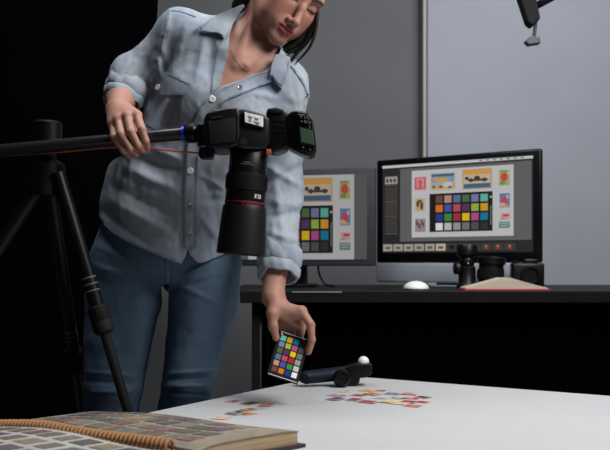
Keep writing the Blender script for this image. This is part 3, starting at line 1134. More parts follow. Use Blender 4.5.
# shoes (under the table, mostly hidden)
for k_, xc in (('r', 119), ('l', 171)):
    p = P(xc, 578, 2.345)
    bm = bmesh.new()
    bmesh.ops.create_uvsphere(bm, u_segments=24, v_segments=16, radius=1)
    for vv in bm.verts:
        z = vv.co.z
        fy = -vv.co.y
        hgt = .042 if fy > 0 else .062
        vv.co = Vector((p.x + vv.co.x * (.046 if fy > 0 else .04), p.y - .06 - fy * .13, .012 + max(z, -.05) * hgt + .002))
    sh = link('shoe', bm, mat('white_canvas', (.4, .4, .4), .8), person, True)
    bm = bmesh.new()
    bmesh.ops.create_uvsphere(bm, u_segments=24, v_segments=8, radius=1)
    for vv in bm.verts:
        vv.co = Vector((p.x + vv.co.x * .048, p.y - .06 + vv.co.y * .134, .008 + max(-.9, min(.9, vv.co.z * 2)) * .008))
    link('sole', bm, M_white, sh)

# ---- shirt
denim = bpy.data.materials.new('faded_denim')
denim.use_nodes = True
nt = denim.node_tree
bs = nt.nodes['Principled BSDF']
bs.inputs['Roughness'].default_value = .9
bs.inputs['Specular IOR Level'].default_value = .15
tc = nt.nodes.new('ShaderNodeTexCoord')


def nz_(scale, stretch, detail=4):
    mp = nt.nodes.new('ShaderNodeMapping')
    mp.inputs['Scale'].default_value = stretch
    n = nt.nodes.new('ShaderNodeTexNoise')
    n.inputs['Scale'].default_value = scale
    n.inputs['Detail'].default_value = detail
    nt.links.new(tc.outputs['Object'], mp.inputs['Vector'])
    nt.links.new(mp.outputs['Vector'], n.inputs['Vector'])
    return n


n1, n2, n3 = nz_(9, (1, 1, .6)), nz_(60, (1.3, 1, .6)), nz_(500, (1, 1, .5), 2)
m1 = nt.nodes.new('ShaderNodeMath')
m1.operation = 'MULTIPLY_ADD'
m1.inputs[1].default_value = .72
nt.links.new(n1.outputs['Fac'], m1.inputs[0])
m2 = nt.nodes.new('ShaderNodeMath')
m2.operation = 'MULTIPLY'
m2.inputs[1].default_value = .28
nt.links.new(n2.outputs['Fac'], m2.inputs[0])
nt.links.new(m2.outputs[0], m1.inputs[2])
rp = nt.nodes.new('ShaderNodeValToRGB')
rp.color_ramp.elements[0].position = .24
rp.color_ramp.elements[1].position = .72
rp.color_ramp.elements[0].color = (.155, .198, .27, 1)
rp.color_ramp.elements[1].color = (.37, .40, .435, 1)
nt.links.new(m1.outputs[0], rp.inputs['Fac'])
nt.links.new(rp.outputs['Color'], bs.inputs['Base Color'])
bp = nt.nodes.new('ShaderNodeBump')
bp.inputs['Strength'].default_value = .25
bp.inputs['Distance'].default_value = .0015
nt.links.new(n3.outputs['Fac'], bp.inputs['Height'])
nt.links.new(bp.outputs['Normal'], bs.inputs['Normal'])
denim_mid = denim.copy()
for n_ in denim_mid.node_tree.nodes:
    if n_.type == 'VALTORGB':
        n_.color_ramp.elements[0].color = (.115, .155, .225, 1)
        n_.color_ramp.elements[1].color = (.30, .34, .39, 1)
denim_dk = mat('denim_seam', (.13, .18, .26), .9, c2=(.24, .30, .38), scale=120, bump=.2)

fs = Field((-.62, 1.98, .70), (.08, 2.52, 1.46), .0025)
torso(fs, 0, i0=0)
fs.cone(P(182, 34, 2.22), P(160, 56, 2.24), .055, .052, .03)
fs.cone(P(160, 56, 2.24), CF0, .052, .048, .02)
fs.cone(CF0, CF1.lerp(CF0, .3), .048, .046, .02)
fs.cone(P(168, 62, 2.24), P(150, 88, 2.25), .045, .03, .03)
fs.cone(SH_L, P(281, 140, 2.24), .055, .059, .03)
fs.chain([P(281, 140, 2.24), P(278, 195, 2.245), P(277, 258, 2.15)], [.059, .056, .049], .02)
fs.ell(P(281, 100, 2.185), (.045, .04, .05), None, .04)
fs.cone(P(121, 172, 2.27), P(117, 206, 2.28), .03, .033, .05)      # loose cloth at the right flank
idx, X, Y, Z = fs.band(.03)
u = CX + X * F / Y
v = HY - (Z - CAMZ) * F / Y
front = Y < 2.30
wx = X + .03 * vnoise(X * 9 + 3, Y * 9, Z * 9)
wz = Z + .03 * vnoise(X * 9 + 11, Y * 9, Z * 9 + 5)
disp = .009 * vnoise(wx * 17, Y * 17, wz * 9) + .0028 * (0.5 - np.abs(vnoise(wx * 34, Y * 30, wz * 20)) * 2) + .0018 * vnoise(wx * 75, Y * 75, wz * 60)
folds = [((170, 20), (160, 60), .005, 4), ((163, 60), (150, 75), .005, 3), ((186, 25), (176, 62), .004, 4), ((205, 38), (196, 78), .005, 4), ((214, 40), (207, 85), -.004, 4),
         ((158, 50), (166, 72), -.005, 3), ((140, 58), (124, 84), .0035, 4), ((152, 52), (136, 82), -.004, 4), ((130, 60), (116, 80), .003, 3),
         ((150, 100), (143, 118), .006, 3), ((160, 100), (150, 128), -.005, 3), ((168, 100), (160, 128), .005, 3), ((176, 100), (170, 128), -.004, 3),
         ((120, 165), (175, 190), .007, 6), ((112, 185), (175, 215), -.007, 6), ((108, 200), (170, 235), .007, 6), ((140, 160), (180, 170), -.006, 5),
         ((104, 212), (150, 245), -.005, 4), ((155, 150), (182, 160), .006, 4),
         ((200, 175), (226, 190), .004, 3), ((198, 200), (222, 200), -.004, 4), ((200, 215), (218, 240), .004, 4), ((205, 170), (222, 240), -.004, 5),
         ((262, 165), (300, 185), .006, 4), ((265, 185), (302, 165), -.006, 4), ((268, 200), (302, 205), .006, 5), ((270, 218), (298, 212), -.006, 4),
         ((268, 232), (296, 240), .005, 4), ((272, 160), (285, 245), .005, 5), ((292, 100), (306, 140), .005, 5), ((268, 92), (300, 110), -.004, 5), ((250, 92), (285, 100), .004, 4)]
for (a, b, amp, wd) in folds:
    dd, t = seg_dist(u, v, a, b)
    disp += np.where(front, 1.2 * amp * np.exp(-(dd / wd) ** 2) * np.sin(np.clip(t * .9 + .05, 0, 1) * PI) ** .6, 0)
for seam in ([(170, 9), (163, 35), (158, 60), (160, 78)], [(291, 64), (302, 78), (309, 96)]):   # sleeve seams
    for a, b in zip(seam, seam[1:]):
        dd, t = seg_dist(u, v, a, b)
        disp += np.where(front, .0028 * np.exp(-(dd / 2.0) ** 2), 0)
fs.f[idx] -= disp.astype(np.float32)
Vo, Qo = fs.mesh()
bvh = BVHTree.FromPolygons([tuple(x) for x in Vo], [tuple(int(i) for i in q) for q in Qo])
# hollow it: a shell, cut open at hem, neck and cuffs
f = fs.f
X, Y, Z = np.meshgrid(*fs.ax, indexing='ij', sparse=True)
for i in range(fs.n[0]):
    fi = f[i]
    xx = fs.ax[0][i]
    Yg, Zg = fs.ax[1][:, None], fs.ax[2][None, :]
    near = np.abs(fi) < .035
    g = np.maximum(fi, -(fi + .0090))
    jj, kk = np.nonzero(near)
    if len(jj) == 0:
        f[i] = g
        continue
    yy, zz = fs.ax[1][jj], fs.ax[2][kk]
    uu = CX + xx * F / yy
    vv = HY - (zz - CAMZ) * F / yy
    val = g[jj, kk]
    fr = yy < 2.24
    # hem: the cloth ends along a curve
    hx = np.array([60, 97, 108, 125, 150, 172, 181, 185.5, 187.5, 189.5, 197, 203, 225, 248, 330])
    hy = np.array([210, 214, 228, 240, 252, 261, 264, 256, 249, 255, 263, 263, 254, 248, 246])
    hem = np.where(yy < 2.29, np.interp(uu, hx, hy), 250)
    body_side = (uu < 256)
    cut = np.where(body_side, (vv - hem) * 2.25 / F, -1)
    # cuffs
    cut = np.maximum(cut, np.where((uu > 256) & (vv > 225), (vv - 268) * 2.2 / F, -1))
    e = np.array(CF0.lerp(CF1, .5))
    ax_ = np.array((CF1 - CF0).normalized())
    tt = (xx - e[0]) * ax_[0] + (yy - e[1]) * ax_[1] + (zz - e[2]) * ax_[2]
    rad = np.sqrt(np.maximum((xx - e[0]) ** 2 + (yy - e[1]) ** 2 + (zz - e[2]) ** 2 - tt ** 2, 0))
    cut = np.maximum(cut, np.where((uu < 150) & (vv < 150) & (tt > -.02), np.maximum(-(rad - .040), -(rad - .040)), -1))
    # open neck
    vpoly = [(243, -6), (237, 12), (229, 36), (228, 52), (224, 68), (219, 87), (232, 83), (250, 77), (266, 70), (277, 58), (284, 40), (284, 0), (262, -20)]
    nv = -poly_sd(uu, vv, vpoly) * 2.15 / F
    cut = np.maximum(cut, np.where(fr | (vv < 34), nv, -1))
    g[jj, kk] = np.maximum(val, cut)
    f[i] = g
V, Q = fs.mesh()
del fs, f
shirt = np_object('shirt', V, Q, denim, person)


def hit(px, py):
    o = Vector((0, 0, CAMZ))
    d = (P(px, py, 1.0) - o).normalized()
    r = bvh.ray_cast(o, d)
    return r[0], r[1]


def drape(name, poly, m, parent, off=.002, thick=.003, step=2.0, smooth=0, offs=None):
    """a piece of cloth lying on the shirt"""
    pts = []
    n = len(poly)
    for i in range(n):
        a, b = poly[i], poly[(i + 1) % n]
        k = max(1, int(math.hypot(b[0] - a[0], b[1] - a[1]) / step))
        for j in range(k):
            pts.append((a[0] + (b[0] - a[0]) * j / k, a[1] + (b[1] - a[1]) * j / k))
    nb = len(pts)
    xs_, ys_ = [p[0] for p in pts], [p[1] for p in pts]
    gx = np.arange(min(xs_), max(xs_), step)
    gy = np.arange(min(ys_), max(ys_), step)
    U_, V_ = np.meshgrid(gx, gy)
    sd = poly_sd(U_, V_, poly)
    pts += [(a, b) for a, b, s_ in zip(U_.ravel(), V_.ravel(), sd.ravel()) if s_ < -step * .5]
    vs, _, fs_, _, _, _ = delaunay_2d_cdt([Vector(p) for p in pts], [(i, (i + 1) % nb) for i in range(nb)], [], 1, 1e-6)
    bm = bmesh.new()
    top, bot = [], []
    last = None
    raw = []
    for p in vs:
        h, nrm = hit(p.x, p.y)
        raw.append(h.y if h is not None else None)
    med = float(np.median([r for r in raw if r is not None]))
    if smooth:
        pa = np.array([(p.x, p.y) for p in vs])
        ya = np.array([med if (r is None or abs(r - med) > .12) else r for r in raw])
        W_ = np.exp(-((pa[:, None] - pa[None]) ** 2).sum(2) / smooth ** 2)
        raw = list((W_ @ ya) / W_.sum(1))
    for p, y in zip(vs, raw):
        if y is None or abs(y - med) > .12:
            y = med
        o_ = off if offs is None else offs(p.x, p.y)
        top.append(bm.verts.new(P(p.x, p.y, y - o_ - thick)))
        bot.append(bm.verts.new(P(p.x, p.y, y - o_ + .004)))
    edge = {}
    for f_ in fs_:
        if len(f_) < 3:
            continue
        bm.faces.new([top[i] for i in f_])
        bm.faces.new([bot[i] for i in reversed(f_)])
        for i in range(len(f_)):
            a, b = f_[i], f_[(i + 1) % len(f_)]
            if (b, a) in edge:
                del edge[(b, a)]
            else:
                edge[(a, b)] = 1
    for a, b in edge:
        bm.faces.new((top[b], top[a], bot[a], bot[b]))
    return link(name, bm, m, parent, True, 50)


def band_poly(line, wdt):
    L_, R_ = [], []
    for i, p in enumerate(line):
        a, b = line[max(i - 1, 0)], line[min(i + 1, len(line) - 1)]
        dx, dy = b[0] - a[0], b[1] - a[1]
        l = math.hypot(dx, dy)
        w_ = wdt if not isinstance(wdt, (list, tuple)) else wdt[i]
        L_.append((p[0] - dy / l * w_ / 2, p[1] + dx / l * w_ / 2))
        R_.append((p[0] + dy / l * w_ / 2, p[1] - dx / l * w_ / 2))
    return L_ + R_[::-1]


drape('collar', [(243, 4), (231, 9), (219, 14), (208, 20), (198, 27), (200, 31), (208, 33), (219, 34), (224, 38), (230, 29), (238, 15), (245, 6)], denim, shirt, .010, .006, smooth=9)
drape('collar', [(276, 54), (284, 55), (291, 61), (289, 72), (282, 89), (276, 83), (270, 75), (272, 64)], denim, shirt, .008, .006, smooth=6)
for cl_, ln_ in ((0, [(220.5, 15.5), (209, 21.5), (200.5, 27), (202.5, 30), (209, 31.2), (218, 32), (223, 35)]), (1, [(289, 62), (287, 72), (281.5, 85.5), (277, 81), (272, 74)])):
    drape('collar_seam', band_poly(ln_, 1.0), denim_dk, shirt, .0165 if cl_ == 0 else .0145, .0012, 1.5, smooth=9 - 3 * cl_)
pl_l = drape('placket', [(224, 38), (229, 42), (228, 54), (224, 68), (220, 86), (212, 92), (213, 78), (216, 62), (219, 46)], denim, shirt, .001, .003)
line = [(273, 75), (258, 80), (242, 86.5), (226, 93), (213, 102), (203, 115), (197, 130), (193, 148), (191.5, 170), (190.5, 200), (190.5, 225), (191, 246)]
pl_r = drape('placket', band_poly(line, 13), denim, shirt, .002, .0035)
for off_ in (-5.2, 5.2):               # stitched ridges along the placket edges
    bp_ = band_poly(line, abs(off_) * 2)
    n_ = len(line)
    l2 = bp_[:n_] if off_ > 0 else bp_[n_:][::-1]
    drape('seam', band_poly(l2, 1.1), denim_dk, pl_r, .0055, .0012, 1.5)
pk = drape('pocket', [(150, 92), (184, 94), (181, 112), (177, 130), (160, 133), (146, 124)], denim_mid, shirt, .0015, .0025)
fl = drape('pocket_flap', [(149, 78), (155, 71), (167, 72), (179, 77), (191, 83), (188, 90), (183, 96), (170, 96), (158, 95.5), (153, 89)], denim_mid, shirt, .005, .004)
drape('seam', band_poly([(167, 73.5), (179, 78.5), (189, 83.5)], 1.6), denim_dk, fl, .0095, .0015, 1.5)
drape('seam', band_poly([(157, 93.5), (170, 94), (183, 94)], 1.8), denim_dk, fl, .0095, .0015, 1.5)
drape('yoke_seam', band_poly([(170, 9.5), (178, 10), (186, 12), (196, 16)], 2), denim_dk, shirt, .001, .0015, 1.5)
drape('sleeve_seam', band_poly([(170, 11), (166, 24), (162.5, 38), (159.5, 52), (159, 66)], 1.3), denim_dk, shirt, .001, .0015, 1.5)
drape('shoulder_seam', band_poly([(291, 65), (298, 74), (304, 83), (309, 95)], 1.8), denim_dk, shirt, .001, .0015, 1.5)
drape('hem_band', band_poly([(104, 223), (112, 231), (127, 240), (150, 250.5), (170, 258.5), (180, 261.5)], 2.2), denim_dk, shirt, .001, .0015, 1.5)
pearl = mat('pearl_snap', (.75, .75, .73), .2)
for (px, py, wht, par, o_) in ((158.7, 88, 1, fl, .009), (212.5, 99.5, 1, pl_r, .0055), (190.5, 171, 1, pl_r, .0055), (190.5, 206, 0, pl_r, .0055), (190.5, 234, 0, pl_r, .0055), (240, 87.5, 0, pl_r, .0055)):
    h, nrm = hit(px, py)
    if h is None:
        continue
    if nrm.y > 0:
        nrm = -nrm
    q = h + Vector((0, -o_, 0))
    bm = bmesh.new()
    br = .0080 if wht else .0062
    lathe(bm, q, (nrm + Vector((0, -1, 0))).normalized(), [(-.002, 0), (-.002, br), (.0012, br), (.0026, br * .8), (.0022, br * .55), (.0026, 0)], 20)
    link('button', bm, pearl if wht else M_steel, par, True, 40)


def cuff(c0, c1, r0, r1, name='cuff'):
    """rolled sleeve end: a fat soft ring with folds"""
    bm = bmesh.new()
    x, y, z = frame(c1 - c0)
    L_ = (c1 - c0).length
    prof = [(0, .97), (.1, 1.06), (.35, 1.1), (.6, 1.07), (.66, 1.0), (.7, 1.06), (.9, 1.06), (1.0, 1.0), (1.0, .88), (.85, .84), (.4, .84), (0, .84)]
    seg = 72
    rings = []
    for (t, k_) in prof:
        R_ = (r0 + (r1 - r0) * t) * k_
        ring = []
        for i in range(seg):
            a = 2 * PI * i / seg
            wv = 1 + .035 * math.sin(3 * a + 1 + t * 2) + .025 * math.sin(7 * a + t * 5) + .018 * math.sin(13 * a + 3 * t)
            dz = .05 * math.sin(2 * a + .6) * L_ + .04 * L_ * math.sin(5 * a)
            ring.append(bm.verts.new(c0 + z * (t * L_ + dz) + (x * math.cos(a) + y * math.sin(a)) * R_ * wv))
        rings.append(ring)
    for A_, B_ in zip(rings, rings[1:] + rings[:1]):
        for i in range(seg):
            j = (i + 1) % seg
            bm.faces.new((A_[i], B_[i], B_[j], A_[j]))
    return link(name, bm, denim, shirt, True, 60)


cuff(P(278.5, 247, 2.165), P(279, 278, 2.125), .050, .047)
cuff(CF0.lerp(CF1, .25), CF1.lerp(CF0, -.05), .0475, .0455)

# ---- hair
hair_m = mat('dark_hair', (0.0045, 0.0038, 0.0038), 0.55, spec=.2, var=.4, scale=160, stretch=(1, 1, .15), bump=.3)
fh = Field((-.28, 1.98, 1.20), (.13, 2.36, 1.64), .003)
fh.ell(hp(0, -.025, .045), (.086, .100, .092), HA, .01)
fh.ell(hp(0, -.06, .0), (.074, .068, .085), HA, .03)
fh.cone(hp(-.055, -.045, -.03), hp(-.052, -.065, -.11), .03, .018, .02)          # behind the neck, left in view
fh.cone(hp(.062, .0, .01), hp(.070, .012, -.06), .028, .022, .02)                # beside the far cheek
fh.ell(hp(0, .055, -.01), (.072, .075, .062), HA, .012, 'sub')
fh.ell(hp(0, .05, -.10), (.058, .07, .08), HA, .01, 'sub')
idx, X, Y, Z = fh.band(.012)
fh.f[idx] -= (.004 * vnoise(X * 60, Y * 60, Z * 12)).astype(np.float32)
V, Q = fh.mesh()
hair = np_object('hair', V, Q, hair_m, person)
# locks falling forward on the far side of the face
rnd = random.Random(5)
strands = [
    ([(316, -6, 2.17), (317, 14, 2.17), (315, 32, 2.17), (309, 48, 2.17), (296, 63, 2.17)], .0045, .5),
    ([(313, 0, 2.18), (314, 18, 2.18), (310, 34, 2.18), (300, 48, 2.18), (287, 54, 2.18)], .010, 2.5),
    ([(312, 5, 2.19), (310, 22, 2.19), (303, 38, 2.19), (290, 49, 2.19), (274, 57, 2.185)], .013, 3),
    ([(306, 12, 2.20), (304, 26, 2.20), (296, 40, 2.20), (284, 50, 2.195), (268, 62, 2.18)], .013, 3),
    ([(315, 2, 2.185), (315, 22, 2.185), (308, 40, 2.185), (298, 52, 2.18), (291, 62, 2.17)], .006, 1.2),
    ([(240, -8, 2.27), (239, 4, 2.27), (236, 12, 2.26), (232, 20, 2.25)], .010, 2)]
for pts, r_, spread in strands:
    for j in range(5):
        a, b = rnd.uniform(-1, 1) * spread, rnd.uniform(-1, 1) * spread
        ps = catmull([P(x + a * (.4 + .2 * i), y + b * .5, d + rnd.uniform(-.006, .006)) for i, (x, y, d) in enumerate(pts)], 6)
        n_ = len(ps)
        rs = [r_ * (.62 if j else .9) * (1 - .85 * (i / (n_ - 1)) ** 2.5) + .0006 for i in range(n_)]
        bm = bmesh.new()
        tube(bm, ps, rs, 8)
        link('hair_lock', bm, hair_m, hair, True)
# necklace
bm = bmesh.new()
ps = []
for (x, y) in ((231, 50), (236, 60), (242, 67), (248, 70), (256, 66), (264, 58)):
    ps.append((x, y))
bvb = BVHTree.FromPolygons([v.co[:] for v in body.data.vertices], [p.vertices[:] for p in body.data.polygons])
pp = []
for x, y in ps:
    o_ = Vector((0, 0, CAMZ))
    r = bvb.ray_cast(o_, (P(x, y, 1) - o_).normalized())
    if r[0] is not None:
        pp.append(r[0] + Vector((0, -.0012, 0)))
if len(pp) > 2:
    tube(bm, catmull(pp, 6), .0005, 6)
    link('necklace', bm, mat('gold', (.35, .2, .1), .35, .8), person, True)

# ------------------------------------------------------------------ colour chart in the hand
cd = 2.045
cTL, cTR, cBR, cBL = P(280, 330, cd + .030), P(309, 340, cd + .034), P(298.5, 384.6, cd - .026), P(266.3, 374.6, cd - .030)
cu = ((cTR - cTL) + (cBR - cBL)) / 2
cv = ((cBL - cTL) + (cBR - cTR)) / 2
cW, cH = cu.length, cv.length
cu.normalize()
cv = (cv - cu * cv.dot(cu)).normalized()
cn = cu.cross(cv)
if cn.y > 0:
    cn = -cn
c0 = (cTL + cTR + cBR + cBL) / 4
chart = empty('colour_chart', c0 - cv * 0 + cv * cH / 2, 'black colour chart card of twenty-four patches held above the white table', 'colour chart')
CM = Matrix((cu, -cv, cn)).transposed() if True else None


def cpt(a, b, z=0.0):                 # a, b from -0.5..0.5
    return c0 + cu * a * cW + cv * b * cH + cn * z


bm = bmesh.new()
prism(bm, [cpt(-.5, -.5, -.003), cpt(.5, -.5, -.003), cpt(.5, .5, -.003), cpt(-.5, .5, -.003)], cn, .005, .0008)
link('card', bm, M_matte, chart)
order = [[CHART[r][c_] for r in (0, 1, 2, 3)] for c_ in (5, 4, 3, 2, 1, 0)]
for r in range(6):
    for c_ in range(4):
        a = -.5 + .075 + (c_ + .5) * .85 / 4
        b = -.5 + .085 + (r + .5) * .83 / 6
        ha, hb = .85 / 4 * .40, .83 / 6 * .40
        bm = bmesh.new()
        prism(bm, [cpt(a - ha, b - hb, .0018), cpt(a + ha, b - hb, .0018), cpt(a + ha, b + hb, .0018), cpt(a - ha, b + hb, .0018)], cn, .0009)
        link('colour_patch', bm, mat('patch_%d_%d' % (r, c_), order[r][c_], .85, spec=.05), chart)
for b in (-.475, .475):
    bm = bmesh.new()
    prism(bm, [cpt(-.46, b - .008, .0018), cpt(.46, b - .008, .0018), cpt(.46, b + .008, .0018), cpt(-.46, b + .008, .0018)], cn, .0007)
    link('edge_line', bm, mat('card_print', (.55, .55, .55), .6), chart)
bm = bmesh.new()
lathe(bm, cpt(-.40, -.43, .0018), cn, [(0, 0), (0, .0022), (.0006, .0022), (.0006, 0)], 14)
link('badge', bm, mat('card_print', (.55, .55, .55), .6), chart)

# ------------------------------------------------------------------ camera with flash and lens on its boom
D0 = 2.0
cam_e = empty('camera', P(235, 150, D0), 'black camera pointing straight down with long lens and flash unit', 'camera')


def flatbox(bm, poly, d, depth, bev=.004, seg=3, mi=0, dd=None):
    """outline facing the viewer at distance d (per point offset dd), carried back by depth"""
    ps = [P(x, y, d + (dd[i] if dd else 0)) for i, (x, y) in enumerate(poly)]
    prism(bm, ps, (0, 1, 0), depth, bev, seg, mi)


bm = bmesh.new()
flatbox(bm, [(203.5, 118), (207, 112), (216, 109.5), (229, 107), (238, 107.5), (240, 114), (240, 138), (238, 145), (229, 148), (214, 149), (205, 146), (203, 138)], 1.935, .125, .006)
link('grip_body', bm, M_black, cam_e, True, 40)
bm = bmesh.new()
flatbox(bm, [(208, 121), (235, 117.5), (235, 142), (209, 144)], 1.9325, .01, .002)
link('rubber_panel', bm, M_rubber, cam_e, True, 40)
bm = bmesh.new()
flatbox(bm, [(210.5, 117), (223, 115.2), (223.2, 117.6), (210.7, 119.4)], 1.931, .01, .001)
link('slot', bm, M_matte, cam_e)
bm = bmesh.new()                       # shoulder with the upper display
flatbox(bm, [(236, 109), (244, 108.5), (264, 114.5), (270, 118), (270, 144), (262, 149), (244, 149), (236, 146)], 1.952, .115, .006, dd=[-.012, -.008, .006, .012, .012, .006, -.006, -.012])
link('shoulder', bm, M_black, cam_e, True, 40)
bm = bmesh.new()
flatbox(bm, [(243.5, 110.8), (264.5, 115.8), (264.5, 128.5), (244, 123.5)], 1.940, .02, .0015, dd=[-.006, .010, .010, -.006])
link('display_frame', bm, M_gloss, cam_e, True, 40)
bm = bmesh.new()
flatbox(bm, [(244.6, 112.0), (263.2, 116.6), (263.2, 127), (244.9, 122.0)], 1.9385, .004, .0006, dd=[-.005, .0085, .0085, -.005])
lcd = mat('display_glass', (.50, .51, .50), .25, c2=(.75, .76, .74), scale=90)
link('display', bm, lcd, cam_e)
bm = bmesh.new()
for (x0, y0, w_) in ((248, 115.5, 4.5), (254, 117, 5), (248.5, 119.3, 3), (254, 120.8, 6)):
    flatbox(bm, [(x0, y0), (x0 + w_, y0 + w_ * .25), (x0 + w_, y0 + w_ * .25 + 1.1), (x0, y0 + 1.1)], 1.9378, .003, 0, dd=[(x0 - 245.4) * .0008 - .005] * 4)
link('display_digits', bm, mat('display_ink', (.40, .41, .40), .5), cam_e)
for i, (x, y) in enumerate(((246, 128), (251, 130.5), (256, 133), (261, 134), (248, 134), (253.5, 137))):
    bm = bmesh.new()
    q = P(x, y, 1.953 + (x - 245) * .0008)
    lathe(bm, q + Vector((0, .012, 0)), (.05, -1, .1), [(0, 0), (0, .0046), (.013, .0046), (.0145, .0036), (.0145, 0)], 18)
    link('button', bm, M_black, cam_e, True, 40)
bm = bmesh.new()
q = P(243, 143, 1.952)
lathe(bm, q + Vector((0, .01, 0)), (0, -1, 0.1), [(0, 0), (0, .0085), (.018, .0085), (.020, .007), (.020, 0)], 24)
link('dial', bm, M_rubber, cam_e, True, 40)
bm = bmesh.new()                       # prism hump and eyepiece
flatbox(bm, [(266, 110), (272, 107.8), (283, 110.5), (290, 114), (292, 121), (291, 141), (286, 149), (276, 152), (267, 150)], 1.975, .085, .006)
link('prism', bm, M_black, cam_e, True, 40)
bm = bmesh.new()
flatbox(bm, [(267, 108.5), (276, 107.3), (284, 110), (283, 113.5), (268, 112.5)], 1.970, .05, .003)
link('eyecup', bm, M_rubber, cam_e, True, 40)
bm = bmesh.new()
for y in (119, 125, 131, 137):
    flatbox(bm, [(273, y), (284, y + 1.5), (284, y + 3.6), (273, y + 2.4)], 1.9735, .006, .0006)
link('control_strip', bm, M_gloss, cam_e)
bm = bmesh.new()
flatbox(bm, [(284, 120), (294, 120), (294, 140), (284, 140)], 1.985, .05, .003)
link('hot_shoe', bm, M_steel if False else M_black, cam_e)
bm = bmesh.new()
flatbox(bm, [(266, 149), (271, 149), (271, 153.5), (266, 153.5)], 1.965, .02, .002)
link('cable_plug', bm, M_orange, cam_e)

# flash: a thing of its own, slid into the shoe
flash = empty('flash_unit', P(300, 150, D0), 'black flash unit with small green display on the camera', 'flash')
dds = [.012, .004, -.002, -.01, -.014, -.014, -.01, 0, .01]
fo = [(284.5, 117), (290, 111.5), (297, 109.5), (309, 112), (313, 118), (317, 150), (313, 156.5), (304, 155), (288, 147)]
bm = bmesh.new()
flatbox(bm, fo, 1.962, .075, .008, 4, dd=dds)
link('housing', bm, M_black, flash, True, 40)
bm = bmesh.new()
flatbox(bm, [(297, 113.5), (308, 115), (315, 149), (311, 153.5), (299, 149)], 1.952, .012, .003, dd=[0, -.006, -.010, -.008, 0])
link('back_panel', bm, M_gloss, flash, True, 40)
bm = bmesh.new()
flatbox(bm, [(300, 127.5), (313, 131), (313.8, 145), (301.3, 142)], 1.9485, .006, .001, dd=[-.001, -.007, -.009, -.002])
link('display', bm, mat('green_display', (.065, .115, .075), .3), flash)
bm = bmesh.new()
flatbox(bm, [(298.6, 125.5), (314.2, 129.8), (315, 147), (300, 143.8)], 1.9495, .005, .001, dd=[-.001, -.007, -.009, -.002])
link('display_frame', bm, M_matte, flash)
for (x, y, r_) in ((301, 117, .0026), (305, 118, .0026), (308.5, 119, .0026), (301.5, 121.5, .0026), (309.5, 123, .0026), (305.5, 122, .0042), (303, 147.5, .0022), (310, 150, .0022)):
    bm = bmesh.new()
    lathe(bm, P(x, y, 1.952 - (x - 297) * .0005), (.15, -1, 0), [(-.004, 0), (-.004, r_), (.003, r_), (.004, r_ * .8), (.004, 0)], 14)
    link('button', bm, mat('grey_button', (.06, .06, .065), .4), flash, True, 40)

# lens
la0, la1 = P(249.5, 147, D0 + .004), P(241, 253, D0 - .004)
axis = (la1 - la0)
LL = axis.length
axis.normalize()
pxm = F / D0


def at_y(y):
    return (y - 147) / (253 - 147) * LL


lens = empty('lens', la0, 'long black lens with red ring and wide hood hanging below the camera', 'lens')
bm = bmesh.new()
lathe(bm, la0, axis, [(at_y(145), 0), (at_y(145), .040), (at_y(152), .0405), (at_y(153), .0418), (at_y(171), .0425), (at_y(174), .0425), (at_y(174.5), .044), (at_y(206), .0445), (at_y(208), .044), (at_y(208), 0)], 72)
link('barrel', bm, M_black, lens, True, 35)
bm = bmesh.new()
lathe(bm, la0, axis, [(at_y(175), .0442), (at_y(175), .0456), (at_y(191), .0460), (at_y(191), .0442)], 72)
link('focus_ring', bm, M_rubber, lens, True, 35)
bm = bmesh.new()
x_, y_, z_ = frame(axis)
for i in range(72):
    a = 2 * PI * i / 72
    c_ = la0 + axis * at_y(183) + (x_ * math.cos(a) + y_ * math.sin(a)) * .0462
    m3 = Matrix((x_ * math.cos(a) + y_ * math.sin(a), y_ * math.cos(a) - x_ * math.sin(a), axis)).transposed()
    box(bm, c_, (.0014, .0022, at_y(189) - at_y(177)), m3)
tag(link('grip_ridges', bm, M_rubber, lens), kind='stuff')
bm = bmesh.new()
lathe(bm, la0, axis, [(at_y(202.6), .0443), (at_y(202.6), .0452), (at_y(204.2), .0452), (at_y(204.2), .0443)], 72)
link('red_ring', bm, mat('red_ring', (.16, .010, .02), .5), lens, True, 35)
bm = bmesh.new()
lathe(bm, la0, axis, [(at_y(206), .040), (at_y(206.5), .0475), (at_y(208), .0485), (at_y(212), .0495), (at_y(250), .0545), (at_y(254), .0545), (at_y(254.5), .0535), (at_y(254), .0525), (at_y(215), .0475), (at_y(209), .040)], 80)
link('hood', bm, mat('hood_plastic', (.006, .006, .0066), .45, spec=.35, bump=.05, scale=400), lens, True, 35)
bm = bmesh.new()
lathe(bm, la0, axis, [(at_y(214), 0), (at_y(215), .02), (at_y(212), .040), (at_y(210), .041), (at_y(209), 0)], 48)
link('front_glass', bm, mat('coated_glass', (.01, .012, .03), .05), lens, True)


